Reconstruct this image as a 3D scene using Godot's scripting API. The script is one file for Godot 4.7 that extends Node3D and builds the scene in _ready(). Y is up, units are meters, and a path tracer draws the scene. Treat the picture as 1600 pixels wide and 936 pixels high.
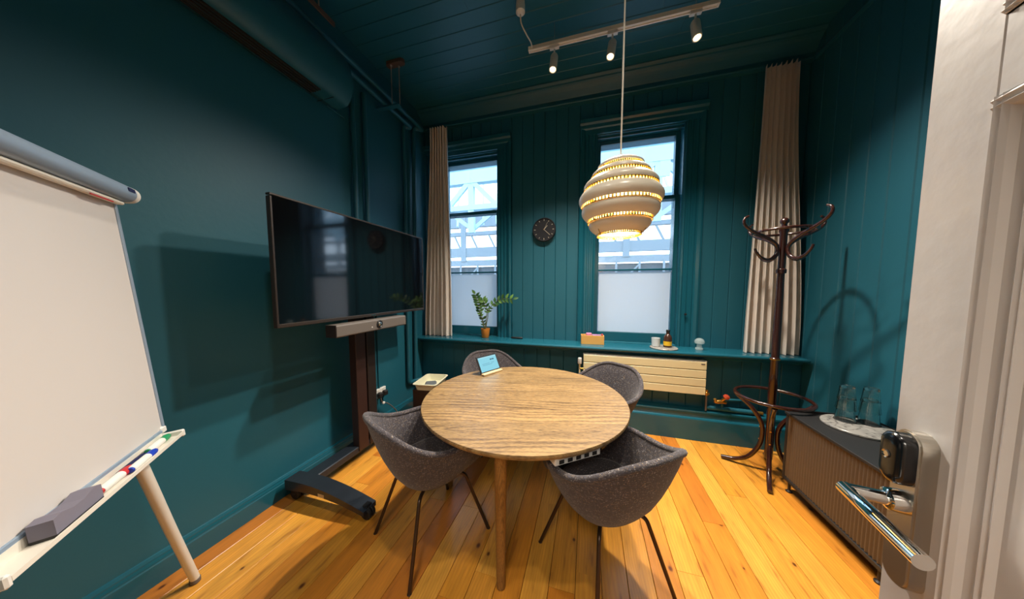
extends Node3D
# A small teal meeting room with two sash windows, a round oak table, four tub chairs, a screen on a stand,
# a flip chart, a coat stand and a low sideboard. Metres, y up, the back wall lies towards -z.

const X_LEFT := -2.03
const X_RIGHT := 1.84
const Z_BACK := -3.09
const Z_LOW := -2.93
const Z_FRONT := 0.30
const Y_CEIL := 3.60
const LEDGE := 0.855

var M := {}
var used := {}
var rng := RandomNumberGenerator.new()

# ---------------------------------------------------------------- nodes and tags
func numbered(called: String) -> String:
	if not used.has(called):
		used[called] = 0
		return called
	used[called] += 1
	return "%s_%03d" % [called, used[called]]

func thing(called: String, label: String, category: String, at := Vector3.ZERO, turn := 0.0, group := "") -> Node3D:
	var o := Node3D.new()
	o.name = numbered(called)
	add_child(o)
	o.position = at
	o.rotation.y = turn
	tag(o, label, category, group)
	return o

func tag(o: Node, label: String, category: String, group := "", kind := "") -> void:
	if label: o.set_meta("label", label)
	if category: o.set_meta("category", category)
	if group: o.set_meta("group", group)
	if kind: o.set_meta("kind", kind)

func structure(called: String, label: String, category: String) -> Node3D:
	var o := Node3D.new()
	o.name = called
	add_child(o)
	tag(o, label, category, "", "structure")
	return o

func obj(called: String, st: SurfaceTool, mat: Material, parent: Node = null) -> MeshInstance3D:
	st.generate_normals()
	var o := MeshInstance3D.new()
	o.mesh = st.commit()
	o.material_override = mat
	o.cast_shadow = GeometryInstance3D.SHADOW_CASTING_SETTING_ON
	if parent == null:
		o.name = numbered(called)
		add_child(o)
	else:
		o.name = called
		parent.add_child(o, true)
	return o

func put(called: String, mesh: Mesh, mat: Material, parent: Node, at: Vector3, basis := Basis()) -> MeshInstance3D:
	var o := MeshInstance3D.new()
	o.mesh = mesh
	o.material_override = mat
	o.name = called
	parent.add_child(o, true)
	o.transform = Transform3D(basis, at)
	return o

func dup(o: Node3D, at: Vector3, turn: float, label := "") -> Node3D:
	var c: Node3D = o.duplicate()
	c.name = numbered(String(o.name))
	add_child(c)
	c.position = at
	c.rotation.y = turn
	if label: c.set_meta("label", label)
	return c

# ---------------------------------------------------------------- shapes
func S() -> SurfaceTool:
	var st := SurfaceTool.new()
	st.begin(Mesh.PRIMITIVE_TRIANGLES)
	st.set_smooth_group(-1)
	return st

func tri(st: SurfaceTool, a: Vector3, b: Vector3, c: Vector3, out: Vector3) -> void:
	if (a - c).cross(a - b).dot(out) < 0.0:
		var t := b
		b = c
		c = t
	st.add_vertex(a)
	st.add_vertex(b)
	st.add_vertex(c)

func quad(st: SurfaceTool, a: Vector3, b: Vector3, c: Vector3, d: Vector3, out: Vector3) -> void:
	tri(st, a, b, c, out)
	tri(st, a, c, d, out)

func cbox(st: SurfaceTool, c: Vector3, s: Vector3, bev := 0.003, basis := Basis()) -> void:
	st.set_smooth_group(-1)
	var h := s * 0.5
	var b: float = minf(bev, minf(h.x, minf(h.y, h.z)) * 0.9)
	var ax := [Vector3.RIGHT, Vector3.UP, Vector3.BACK]
	for i in 3:
		var j := (i + 1) % 3
		var k := (i + 2) % 3
		for sg in [-1.0, 1.0]:
			var n: Vector3 = ax[i] * sg
			var o: Vector3 = n * h[i]
			var u: Vector3 = ax[j] * (h[j] - b)
			var v: Vector3 = ax[k] * (h[k] - b)
			quad(st, c + basis * (o + u + v), c + basis * (o + u - v), c + basis * (o - u - v), c + basis * (o - u + v), basis * n)
			if b <= 0.0: continue
			for sg2 in [-1.0, 1.0]:
				var n2: Vector3 = ax[j] * sg2
				var p: Vector3 = n * h[i] + n2 * (h[j] - b)
				var p2: Vector3 = n * (h[i] - b) + n2 * h[j]
				quad(st, c + basis * (p + v), c + basis * (p - v), c + basis * (p2 - v), c + basis * (p2 + v), basis * (n + n2))
	if b > 0.0:
		for sx in [-1.0, 1.0]:
			for sy in [-1.0, 1.0]:
				for sz in [-1.0, 1.0]:
					var n := Vector3(sx, sy, sz)
					var q := n * h
					tri(st, c + basis * (q - Vector3(0, sy * b, sz * b)), c + basis * (q - Vector3(sx * b, 0, sz * b)), c + basis * (q - Vector3(sx * b, sy * b, 0)), basis * n)

func box(called: String, c: Vector3, s: Vector3, mat: Material, parent: Node = null, bev := 0.003, basis := Basis()) -> MeshInstance3D:
	var st := S()
	cbox(st, c, s, bev, basis)
	return obj(called, st, mat, parent)

# profile (radius, height) runs bottom centre -> out -> up -> in
func lathe(st: SurfaceTool, prof: Array, segs := 32, xf := Transform3D(), sharp := 35.0, closed := false) -> void:
	var g := 1
	var n := prof.size()
	var last := n if closed else n - 1
	for i in last:
		var p: Vector2 = prof[i]
		var q: Vector2 = prof[(i + 1) % n]
		if i > 0:
			var o: Vector2 = prof[i - 1]
			if absf((p - o).angle_to(q - p)) > deg_to_rad(sharp): g += 1
		st.set_smooth_group(g)
		var d := q - p
		for k in segs:
			var a := TAU * k / segs
			var b := TAU * (k + 1) / segs
			var ca := Vector3(cos(a), 0, sin(a))
			var cb := Vector3(cos(b), 0, sin(b))
			var cm := (ca + cb) * 0.5
			var out: Vector3 = xf.basis * (cm * d.y + Vector3.UP * -d.x)
			var p0: Vector3 = xf * (ca * p.x + Vector3.UP * p.y)
			var p1: Vector3 = xf * (cb * p.x + Vector3.UP * p.y)
			var q0: Vector3 = xf * (ca * q.x + Vector3.UP * q.y)
			var q1: Vector3 = xf * (cb * q.x + Vector3.UP * q.y)
			if p.x > 1e-6: tri(st, p0, p1, q1, out)
			if q.x > 1e-6: tri(st, p0, q1, q0, out)
	st.set_smooth_group(-1)

func lobj(called: String, prof: Array, mat: Material, parent: Node = null, xf := Transform3D(), segs := 32, closed := false) -> MeshInstance3D:
	var st := S()
	lathe(st, prof, segs, xf, 35.0, closed)
	return obj(called, st, mat, parent)

func disc_prof(r: float, y0: float, y1: float, b := 0.002) -> Array:
	return [Vector2(0, y0), Vector2(r - b, y0), Vector2(r, y0 + b), Vector2(r, y1 - b), Vector2(r - b, y1), Vector2(0, y1)]

func along(a: Vector3, dir: Vector3) -> Transform3D:   # y axis along dir
	var y := dir.normalized()
	var x := Vector3.UP.cross(y) if absf(y.y) < 0.95 else Vector3.RIGHT.cross(y)
	x = x.normalized()
	return Transform3D(Basis(x, y, x.cross(y)), a)

func smooth_path(pts: Array, per := 8) -> Array:
	var out := []
	var n := pts.size()
	for i in n - 1:
		var p0: Vector3 = pts[maxi(i - 1, 0)]
		var p1: Vector3 = pts[i]
		var p2: Vector3 = pts[i + 1]
		var p3: Vector3 = pts[mini(i + 2, n - 1)]
		for k in per:
			out.append(p1.cubic_interpolate(p2, p0, p3, float(k) / per))
	out.append(pts[n - 1])
	return out

func round_corners(pts: Array, r: float, per := 6) -> Array:
	var out := [pts[0]]
	for i in range(1, pts.size() - 1):
		var p: Vector3 = pts[i]
		var a: Vector3 = p + (pts[i - 1] - p).limit_length(r)
		var b: Vector3 = p + (pts[i + 1] - p).limit_length(r)
		for k in per + 1:
			var t := float(k) / per
			out.append(a.lerp(p, t).lerp(p.lerp(b, t), t))
	out.append(pts[-1])
	return out

# rad: a number or an array with one number for each point
func tube(st: SurfaceTool, pts: Array, rad, segs := 10, closed := false, flat_y := 1.0) -> void:
	var n := pts.size()
	var rings := []
	var prev := Vector3.ZERO
	for i in n:
		var a: Vector3 = pts[(i - 1 + n) % n] if (closed or i > 0) else pts[0]
		var b: Vector3 = pts[(i + 1) % n] if (closed or i < n - 1) else pts[n - 1]
		var t := (b - a).normalized()
		var x: Vector3
		if i == 0:
			x = (Vector3.UP if absf(t.y) < 0.9 else Vector3.RIGHT).cross(t).normalized()
		else:
			x = (prev - t * prev.dot(t)).normalized()
		prev = x
		var y := t.cross(x)
		var r: float = rad[i] if rad is Array else rad
		var ring := []
		for k in segs:
			var an := TAU * k / segs
			ring.append(pts[i] + (x * cos(an) + y * sin(an) * flat_y) * r)
		rings.append(ring)
	st.set_smooth_group(1)
	for i in (n if closed else n - 1):
		var j := (i + 1) % n
		for k in segs:
			var l := (k + 1) % segs
			var o: Vector3 = (rings[i][k] + rings[i][l]) * 0.5 - pts[i]
			if o.length_squared() < 1e-12: o = (rings[j][k] + rings[j][l]) * 0.5 - pts[j]
			quad(st, rings[i][k], rings[i][l], rings[j][l], rings[j][k], o)
	if not closed:
		for e in [0, n - 1]:
			st.set_smooth_group(-1)
			var dir: Vector3 = (pts[0] - pts[1]) if e == 0 else (pts[n - 1] - pts[n - 2])
			for k in segs: tri(st, pts[e], rings[e][k], rings[e][(k + 1) % segs], dir)
	st.set_smooth_group(-1)

func tobj(called: String, pts: Array, rad, mat: Material, parent: Node = null, segs := 10, closed := false) -> MeshInstance3D:
	var st := S()
	tube(st, pts, rad, segs, closed)
	return obj(called, st, mat, parent)

# polygon in the x/y plane of xf, pulled along its z
func extrude(st: SurfaceTool, poly: PackedVector2Array, depth: float, xf := Transform3D(), smooth := false) -> void:
	var idx := Geometry2D.triangulate_polygon(poly)
	st.set_smooth_group(-1)
	for z in [0.0, depth]:
		var out: Vector3 = xf.basis.z * (1.0 if z > 0.0 else -1.0) * signf(depth)
		for i in range(0, idx.size(), 3):
			tri(st, xf * Vector3(poly[idx[i]].x, poly[idx[i]].y, z), xf * Vector3(poly[idx[i + 1]].x, poly[idx[i + 1]].y, z), xf * Vector3(poly[idx[i + 2]].x, poly[idx[i + 2]].y, z), out)
	var ccw := not Geometry2D.is_polygon_clockwise(poly)
	if smooth: st.set_smooth_group(3)
	for i in poly.size():
		var p := poly[i]
		var q := poly[(i + 1) % poly.size()]
		var d := q - p
		var out2: Vector3 = xf.basis * (Vector3(d.y, -d.x, 0) * (1.0 if ccw else -1.0))
		quad(st, xf * Vector3(p.x, p.y, 0), xf * Vector3(q.x, q.y, 0), xf * Vector3(q.x, q.y, depth), xf * Vector3(p.x, p.y, depth), out2)
	st.set_smooth_group(-1)

func rrect(w: float, h: float, r: float, per := 5) -> PackedVector2Array:
	var out := PackedVector2Array()
	var cs := [Vector2(w / 2 - r, h / 2 - r), Vector2(-w / 2 + r, h / 2 - r), Vector2(-w / 2 + r, -h / 2 + r), Vector2(w / 2 - r, -h / 2 + r)]
	for i in 4:
		for k in per + 1:
			var a: float = PI / 2 * (i + float(k) / per)
			out.append(cs[i] + Vector2(cos(a), sin(a)) * r)
	return out

func vuv(st: SurfaceTool, p: Vector3, uv: Vector2) -> void:
	st.set_uv(uv)
	st.add_vertex(p)

# a plank that lies flat: length along z, top at y = 0, upper edges eased; uv.x runs along the length
func plank_mesh(w: float, l: float, thick: float, e: float, uv0: Vector2, uvs: Vector2) -> ArrayMesh:
	var st := S()
	var rows := [[-w / 2, -thick], [-w / 2, -e], [-w / 2 + e, 0.0], [w / 2 - e, 0.0], [w / 2, -e], [w / 2, -thick]]
	for i in 5:
		var a := Vector3(rows[i][0], rows[i][1], 0)
		var b := Vector3(rows[i + 1][0], rows[i + 1][1], 0)
		var za := Vector3(0, 0, -l / 2)
		var zb := Vector3(0, 0, l / 2)
		var ua: float = (a.x / w + 0.5) * uvs.y + uv0.y
		var ub: float = (b.x / w + 0.5) * uvs.y + uv0.y
		for v in [[a + za, uv0.x, ua], [b + zb, uv0.x + uvs.x, ub], [a + zb, uv0.x + uvs.x, ua], [a + za, uv0.x, ua], [b + za, uv0.x, ub], [b + zb, uv0.x + uvs.x, ub]]:
			vuv(st, v[0], Vector2(v[1], v[2]))
	for z in [-l / 2, l / 2]:
		for t in [[0, 1, 4], [0, 4, 5], [1, 2, 3], [1, 3, 4]]:
			for k in ([0, 1, 2] if z < 0 else [0, 2, 1]):
				vuv(st, Vector3(rows[t[k]][0], rows[t[k]][1], z), uv0)
	st.generate_normals()
	return st.commit()

# a wall board that stands upright, face towards +z at z = 0, vertical edges bevelled into a V joint
func board_mesh(w: float, h: float, thick := 0.014, e := 0.005) -> ArrayMesh:
	var st := S()
	var g := 0.0008
	var rows := [Vector2(-w / 2 + g, -thick), Vector2(-w / 2 + g, -e), Vector2(-w / 2 + e + g, 0), Vector2(w / 2 - e - g, 0), Vector2(w / 2 - g, -e), Vector2(w / 2 - g, -thick)]
	for i in 5:
		var a := Vector3(rows[i].x, 0, rows[i].y)
		var b := Vector3(rows[i + 1].x, 0, rows[i + 1].y)
		var d := b - a
		quad(st, a, b, b + Vector3(0, h, 0), a + Vector3(0, h, 0), Vector3(-d.z, 0, d.x))
	for y in [0.0, h]:
		var o := Vector3(0, 1 if y > 0 else -1, 0)
		var P := []
		for r in rows: P.append(Vector3(r.x, y, r.y))
		quad(st, P[0], P[1], P[4], P[5], o)
		quad(st, P[1], P[2], P[3], P[4], o)
	st.generate_normals()
	return st.commit()

# ---------------------------------------------------------------- materials
func mat(c: Color, rough := 0.6, metal := 0.0) -> StandardMaterial3D:
	var m := StandardMaterial3D.new()
	m.albedo_color = c
	m.roughness = rough
	m.metallic = metal
	return m

func rgb(r: int, g: int, b: int) -> Color:
	return Color8(r, g, b)

func noise(freq: float, seed_: int, oct := 3) -> FastNoiseLite:
	var n := FastNoiseLite.new()
	n.noise_type = FastNoiseLite.TYPE_SIMPLEX_SMOOTH
	n.frequency = freq
	n.seed = seed_
	n.fractal_octaves = oct
	return n

func tex(data: PackedByteArray, w: int, h: int) -> ImageTexture:
	var im := Image.create_from_data(w, h, false, Image.FORMAT_RGB8, data)
	im.generate_mipmaps()
	return ImageTexture.create_from_image(im)

func bump_noise(size: int, freq: float, seed_: int, strength: float) -> NoiseTexture2D:
	var t := NoiseTexture2D.new()
	t.width = size
	t.height = size
	t.seamless = true
	t.as_normal_map = true
	t.bump_strength = strength
	t.noise = noise(freq, seed_, 4)
	return t

# eight rows of pine, one for each kind of plank; 4 m by 0.125 m each
func pine_texture() -> ImageTexture:
	var W := 1536
	var R := 8
	var RH := 96
	var data := PackedByteArray()
	data.resize(W * R * RH * 3)
	var warp := noise(1.0, 11, 2)
	var fine := noise(1.0, 12, 2)
	var blot := noise(1.0, 13, 3)
	var light := [Vector3(218, 152, 58), Vector3(210, 138, 46), Vector3(223, 162, 68), Vector3(198, 124, 40), Vector3(215, 148, 52), Vector3(190, 116, 42), Vector3(219, 157, 62), Vector3(204, 132, 46)]
	for r in R:
		rng.seed = 100 + r
		var knots := []
		for k in 3: knots.append(Vector3(rng.randf() * 4.0, rng.randf_range(0.015, 0.11), rng.randf_range(0.004, 0.010)))
		var pith := rng.randf_range(-0.06, 0.18)
		for y in RH:
			var v := float(y) / RH * 0.125
			for x in W:
				var u := float(x) / W * 4.0
				var wv := v + warp.get_noise_2d(u * 1.1, r * 9.0 + v * 4.0) * 0.03
				var dark := 0.0
				for k in knots:
					var du: float = u - k.x
					var dv: float = v - k.y
					if absf(du) < 0.16:
						var q := exp(-(du * du) / 0.0045 - (dv * dv) / 0.0007)
						wv += signf(dv) * q * 0.012
						var d: float = sqrt(du * du * 0.4 + dv * dv) / k.z
						if d < 1.6: dark = maxf(dark, clampf(1.5 - d, 0.0, 1.0))
						dark = maxf(dark, 0.3 * exp(-(du * du) / 0.0008 - (dv * dv) / (k.z * k.z * 2.0)))
				var ring := sin(absf(wv - pith) * 420.0 + warp.get_noise_2d(u * 0.5, r * 30.0) * 5.0)
				ring = pow(ring * 0.5 + 0.5, 2.0)
				var grain := fine.get_noise_2d(u * 9.0, v * 900.0 + r * 50.0)
				var patch := blot.get_noise_2d(u * 2.6, v * 16.0 + r * 20.0)
				var c: Vector3 = light[r] * (1.0 + grain * 0.07 + patch * 0.10)
				c = c.lerp(Vector3(196, 118, 44), ring * 0.34)
				c = c.lerp(Vector3(74, 34, 12), dark * 0.85)
				if patch < -0.46: c = c.lerp(Vector3(140, 78, 30), clampf((-0.46 - patch) * 2.0, 0.0, 0.35))
				var i := ((r * RH + y) * W + x) * 3
				data[i] = int(clampf(c.x, 0, 255))
				data[i + 1] = int(clampf(c.y, 0, 255))
				data[i + 2] = int(clampf(c.z, 0, 255))
	return tex(data, W, R * RH)

func oak_texture(seed_: int, N: int, light: Vector3, dark: Vector3) -> ImageTexture:
	var data := PackedByteArray()
	data.resize(N * N * 3)
	var warp := noise(1.0, seed_, 3)
	var fine := noise(1.0, seed_ + 1, 2)
	for y in N:
		var v := float(y) / N
		var stave := int(v * 9.0)
		for x in N:
			var u := float(x) / N
			var o := stave * 7.3
			var cv := (v * 9.0 - stave - 0.5) / 9.0
			var w := warp.get_noise_2d(u * 1.3 + o, v * 2.0)
			var arch := sqrt(cv * cv * 60.0 + pow(u - 0.2 - 0.6 * absf(sin(o)), 2.0) * 0.35) if stave % 3 == 1 else v * 2.2 + 0.1 * u * sin(o)
			var ring := sin((arch * 17.0 + w * 1.1 + warp.get_noise_2d(u * 5.0, v * 40.0) * 0.35) * 6.2832)
			var pore := fine.get_noise_2d(u * 30.0, v * 620.0)
			var t := clampf(pow(ring * 0.5 + 0.5, 2.0) * 0.42 + maxf(pore, 0.0) * 0.85 + warp.get_noise_2d(u * 2.0 + o, v * 14.0) * 0.25, 0.0, 1.0)
			var c := light.lerp(dark, t) * (1.0 + 0.035 * sin(stave * 2.4))
			var i := (y * N + x) * 3
			data[i] = int(clampf(c.x, 0, 255))
			data[i + 1] = int(clampf(c.y, 0, 255))
			data[i + 2] = int(clampf(c.z, 0, 255))
	return tex(data, N, N)

func tweed_texture(N: int) -> ImageTexture:
	var data := PackedByteArray()
	data.resize(N * N * 3)
	rng.seed = 77
	var base := PackedVector3Array()
	base.resize(N * N)
	for y in N:
		for x in N:
			var s := 0.86 + 0.14 * sin(y * TAU / 4.0 + sin(x * TAU / 8.0)) + rng.randf_range(-0.12, 0.12)
			base[y * N + x] = Vector3(72, 66, 70) * s
	var flecks := [Vector3(186, 182, 180), Vector3(160, 132, 104), Vector3(104, 110, 132), Vector3(190, 160, 116), Vector3(34, 30, 36)]
	for k in int(N * N / 15.0):
		var cx := rng.randi() % N
		var cy := rng.randi() % N
		var l := rng.randi_range(1, 2)
		var c: Vector3 = flecks[[0, 0, 1, 2, 2, 3, 4, 4, 4][rng.randi() % 9]]
		for j in l: base[(cy % N) * N + (cx + j) % N] = c
	for i in N * N:
		data[i * 3] = int(clampf(base[i].x, 0, 255))
		data[i * 3 + 1] = int(clampf(base[i].y, 0, 255))
		data[i * 3 + 2] = int(clampf(base[i].z, 0, 255))
	return tex(data, N, N)

func marble_texture(N: int) -> ImageTexture:
	var data := PackedByteArray()
	data.resize(N * N * 3)
	var a := noise(1.0, 31, 4)
	for y in N:
		for x in N:
			var u := float(x) / N * 3.0
			var v := float(y) / N * 3.0
			var w := a.get_noise_2d(u, v)
			var vein := pow(1.0 - absf(sin((u * 1.3 + v + w * 2.4) * 3.0)), 5.0)
			var cloud := a.get_noise_2d(u * 2.0 + 9.0, v * 2.0)
			var c := Vector3(158, 154, 148) * (1.0 + cloud * 0.15)
			c = c.lerp(Vector3(78, 74, 72), clampf(vein * 0.75 + maxf(cloud - 0.15, 0.0) * 0.9, 0.0, 0.9))
			var i := (y * N + x) * 3
			data[i] = int(clampf(c.x, 0, 255))
			data[i + 1] = int(clampf(c.y, 0, 255))
			data[i + 2] = int(clampf(c.z, 0, 255))
	return tex(data, N, N)

# the print on the tablet's screen: pale blue page with a few grey words
func screen_texture() -> ImageTexture:
	var im := Image.create(96, 64, false, Image.FORMAT_RGB8)
	im.fill(rgb(150, 222, 240))
	im.fill_rect(Rect2i(0, 0, 96, 5), rgb(176, 232, 245))
	for r in [[60, 14, 6, 5], [68, 14, 4, 5], [74, 14, 6, 5]]: im.fill_rect(Rect2i(r[0], r[1], r[2], r[3]), rgb(36, 60, 84))
	for r in [[14, 30, 40, 2], [14, 36, 52, 2], [60, 30, 18, 2]]: im.fill_rect(Rect2i(r[0], r[1], r[2], r[3]), rgb(120, 180, 204))
	return ImageTexture.create_from_image(im)

func glass_pane(a := 0.06) -> StandardMaterial3D:
	var m := mat(Color(0.94, 0.98, 0.98, a), 0.02)
	m.transparency = BaseMaterial3D.TRANSPARENCY_ALPHA
	return m

func triplanar(m: StandardMaterial3D, scale: float) -> StandardMaterial3D:
	m.uv1_triplanar = true
	m.uv1_scale = Vector3.ONE * scale
	return m

func make_materials() -> void:
	var wallbump := bump_noise(512, 0.02, 5, 3.0)
	for p in [["teal", rgb(27, 91, 108), 0.42], ["teal_wall", rgb(28, 93, 110), 0.5], ["ceiling", rgb(28, 93, 110), 0.45], ["gloss", rgb(25, 89, 106), 0.24], ["white_paint", rgb(203, 199, 197), 0.4]]:
		var m := mat(p[1], p[2])
		m.normal_enabled = true
		m.normal_texture = wallbump
		m.normal_scale = 0.12
		m.uv1_world_triplanar = true
		M[p[0]] = triplanar(m, 2.2)
	M.pine = mat(Color.WHITE, 0.3)
	M.pine.albedo_texture = pine_texture()
	M.oak = mat(Color.WHITE, 0.42)
	M.oak.albedo_texture = oak_texture(41, 768, Vector3(152, 123, 80), Vector3(70, 50, 29))
	M.oak_leg = triplanar(mat(rgb(255, 226, 178), 0.45), 1.6)
	var turned: Image = M.oak.albedo_texture.get_image().duplicate()
	turned.rotate_90(CLOCKWISE)
	M.oak_leg.albedo_texture = ImageTexture.create_from_image(turned)
	M.tweed = triplanar(mat(Color.WHITE, 0.95), 1.75)
	M.tweed.albedo_texture = tweed_texture(256)
	M.tweed.rim_enabled = true
	M.tweed.rim = 0.25
	M.marble = triplanar(mat(Color.WHITE, 0.25), 1.3)
	M.marble.albedo_texture = marble_texture(384)
	M.chair_leg = mat(rgb(74, 58, 46), 0.32, 0.75)
	M.black = mat(rgb(20, 20, 22), 0.45)
	M.black_gloss = mat(rgb(14, 14, 16), 0.2)
	M.screen = mat(rgb(7, 7, 9), 0.07)
	M.screen.metallic_specular = 1.0
	M.bezel = mat(rgb(52, 44, 40), 0.4, 0.3)
	M.stand = mat(rgb(44, 36, 34), 0.42, 0.2)
	M.stand_top = mat(rgb(36, 42, 50), 0.35, 0.2)
	M.bar_grey = mat(rgb(98, 90, 84), 0.55)
	M.rubber = mat(rgb(26, 24, 24), 0.6)
	M.steel = mat(rgb(196, 192, 186), 0.2, 1.0)
	M.chrome = mat(rgb(226, 224, 220), 0.06, 1.0)
	M.brushed = mat(rgb(190, 184, 174), 0.33, 1.0)
	M.brass = mat(rgb(196, 148, 72), 0.3, 0.9)
	M.copper_red = mat(rgb(178, 68, 40), 0.45)
	M.white_plastic = mat(rgb(228, 226, 220), 0.4)
	M.white_metal = mat(rgb(226, 220, 208), 0.38)
	M.cream = mat(rgb(232, 218, 172), 0.38)
	M.board_white = mat(rgb(212, 206, 202), 0.32)
	M.alu = mat(rgb(150, 168, 188), 0.35, 0.25)
	M.grey_felt = mat(rgb(120, 116, 130), 0.9)
	M.curtain = mat(rgb(226, 216, 206), 0.92)
	M.curtain.rim_enabled = true
	M.curtain.rim = 0.3
	M.curtain.backlight_enabled = true
	M.curtain.backlight = Color(0.25, 0.23, 0.2)
	M.bentwood = mat(rgb(52, 24, 18), 0.22)
	M.bentwood.clearcoat_enabled = true
	M.bentwood.clearcoat = 0.6
	M.bentwood.clearcoat_roughness = 0.12
	M.cabinet = mat(rgb(34, 33, 34), 0.5)
	M.corrugated = mat(rgb(100, 88, 76), 0.42, 0.3)
	M.terracotta = mat(rgb(196, 120, 40), 0.5)
	M.soil = mat(rgb(44, 32, 24), 0.95)
	M.leaf = mat(rgb(92, 132, 62), 0.4)
	M.leaf.backlight_enabled = true
	M.leaf.backlight = Color(0.2, 0.3, 0.08)
	M.leaf_dark = mat(rgb(52, 92, 48), 0.4)
	M.leaf_dark.backlight_enabled = true
	M.leaf_dark.backlight = Color(0.12, 0.2, 0.06)
	M.stem = mat(rgb(92, 96, 56), 0.6)
	M.ply = mat(rgb(214, 160, 84), 0.55)
	M.pink = mat(rgb(214, 130, 168), 0.7)
	M.purple = mat(rgb(142, 108, 172), 0.7)
	M.red = mat(rgb(190, 44, 48), 0.5)
	M.green = mat(rgb(36, 142, 92), 0.45)
	M.blue = mat(rgb(28, 62, 176), 0.45)
	M.navy = mat(rgb(26, 32, 72), 0.45)
	M.pane = glass_pane()
	M.frost = mat(rgb(206, 212, 218), 0.85)
	M.frost.backlight_enabled = true
	M.frost.backlight = Color(1, 1, 1)
	M.glass = mat(Color(0.98, 1.0, 0.99, 0.0), 0.0)
	M.glass.transparency = BaseMaterial3D.TRANSPARENCY_ALPHA
	M.glass.refraction_enabled = true
	M.glass.refraction_scale = 0.05
	M.milky_glass = mat(Color(0.86, 0.92, 0.92, 0.3), 0.05)
	M.milky_glass.transparency = BaseMaterial3D.TRANSPARENCY_ALPHA
	M.lamp_white = mat(rgb(232, 222, 204), 0.3)
	M.lamp_brass = mat(rgb(222, 182, 84), 0.25, 0.85)
	M.bulb = mat(Color.WHITE, 0.4)
	M.bulb.emission_enabled = true
	M.bulb.emission = Color(1.0, 0.86, 0.62)
	M.bulb.emission_energy_multiplier = 6.0
	M.diffuser = mat(Color.WHITE, 0.5)
	M.diffuser.emission_enabled = true
	M.diffuser.emission = Color(1.0, 0.96, 0.9)
	M.diffuser.emission_energy_multiplier = 1.2
	M.cord = mat(rgb(214, 204, 186), 0.7)
	M.rod = mat(rgb(150, 140, 132), 0.5)
	M.brown_metal = mat(rgb(92, 72, 62), 0.5)
	M.shed_paint = mat(rgb(192, 218, 226), 0.7)
	M.shed_grey = mat(rgb(150, 158, 162), 0.8)
	M.shed_dark = mat(rgb(96, 102, 106), 0.85)
	M.plaster = mat(rgb(222, 218, 210), 0.7)
	M.dark_gap = mat(rgb(26, 20, 16), 0.9)
	M.dark_wood = mat(rgb(50, 30, 26), 0.5)
	M.tablet_screen = mat(Color.BLACK, 0.2)
	M.tablet_screen.emission_enabled = true
	M.tablet_screen.emission_texture = screen_texture()
	M.tablet_screen.emission = Color.BLACK
	M.tablet_screen.emission_energy_multiplier = 1.0
	M.taupe = mat(rgb(196, 170, 130), 0.5)
	M.yellow = mat(rgb(222, 178, 40), 0.5)
	M.clock_black = mat(rgb(26, 26, 32), 0.5)
	M.clock_mark = mat(rgb(190, 180, 160), 0.5)
	M.frost_cup = mat(rgb(206, 212, 214), 0.3)
	M.brown_bottle = mat(rgb(66, 42, 34), 0.2)
	M.tub = mat(rgb(222, 218, 188), 0.45)
	M.coaster = mat(rgb(44, 42, 42), 0.8)

# ================================================================ scene
func _ready() -> void:
	camera_and_light()
	make_materials()
	build_floor()
	build_walls()
	build_ceiling()
	build_windows()
	build_door()
	build_outside()
	build_table()
	build_chairs()
	build_television()
	build_flip_chart()
	build_sideboard()
	build_coat_stand()
	build_curtains()
	build_radiator()
	build_lights()
	build_pipes_and_unit()
	build_ledge_things()
	build_small_things()

func camera_and_light() -> void:
	var cam := Camera3D.new()
	cam.name = "camera"
	add_child(cam)
	cam.near = 0.05
	cam.far = 200.0
	cam.projection = Camera3D.PROJECTION_FRUSTUM
	cam.keep_aspect = Camera3D.KEEP_HEIGHT
	cam.size = 2.0 * cam.near * 468.0 / 416.0
	cam.frustum_offset = Vector2(0, 12.0 / 416.0 * cam.near)
	cam.position = Vector3(0, 1.45, 0)
	cam.rotation_degrees = Vector3(-4.0, 15.88, 0)
	cam.current = true
	var env := Environment.new()
	env.background_mode = Environment.BG_SKY
	var sky := Sky.new()
	var sm := ProceduralSkyMaterial.new()
	sm.sky_top_color = Color(0.72, 0.86, 1.0)
	sm.sky_horizon_color = Color(0.86, 0.94, 1.0)
	sm.ground_bottom_color = Color(0.5, 0.52, 0.54)
	sm.ground_horizon_color = Color(0.8, 0.83, 0.86)
	sm.sky_energy_multiplier = 2.2
	sm.ground_energy_multiplier = 1.0
	sky.sky_material = sm
	env.sky = sky
	env.ambient_light_source = Environment.AMBIENT_SOURCE_SKY
	env.tonemap_mode = Environment.TONE_MAPPER_LINEAR
	env.tonemap_exposure = 0.93
	env.sdfgi_enabled = true
	env.ssao_enabled = true
	env.ssil_enabled = true
	var we := WorldEnvironment.new()
	we.name = "environment"
	we.environment = env
	add_child(we)

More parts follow.
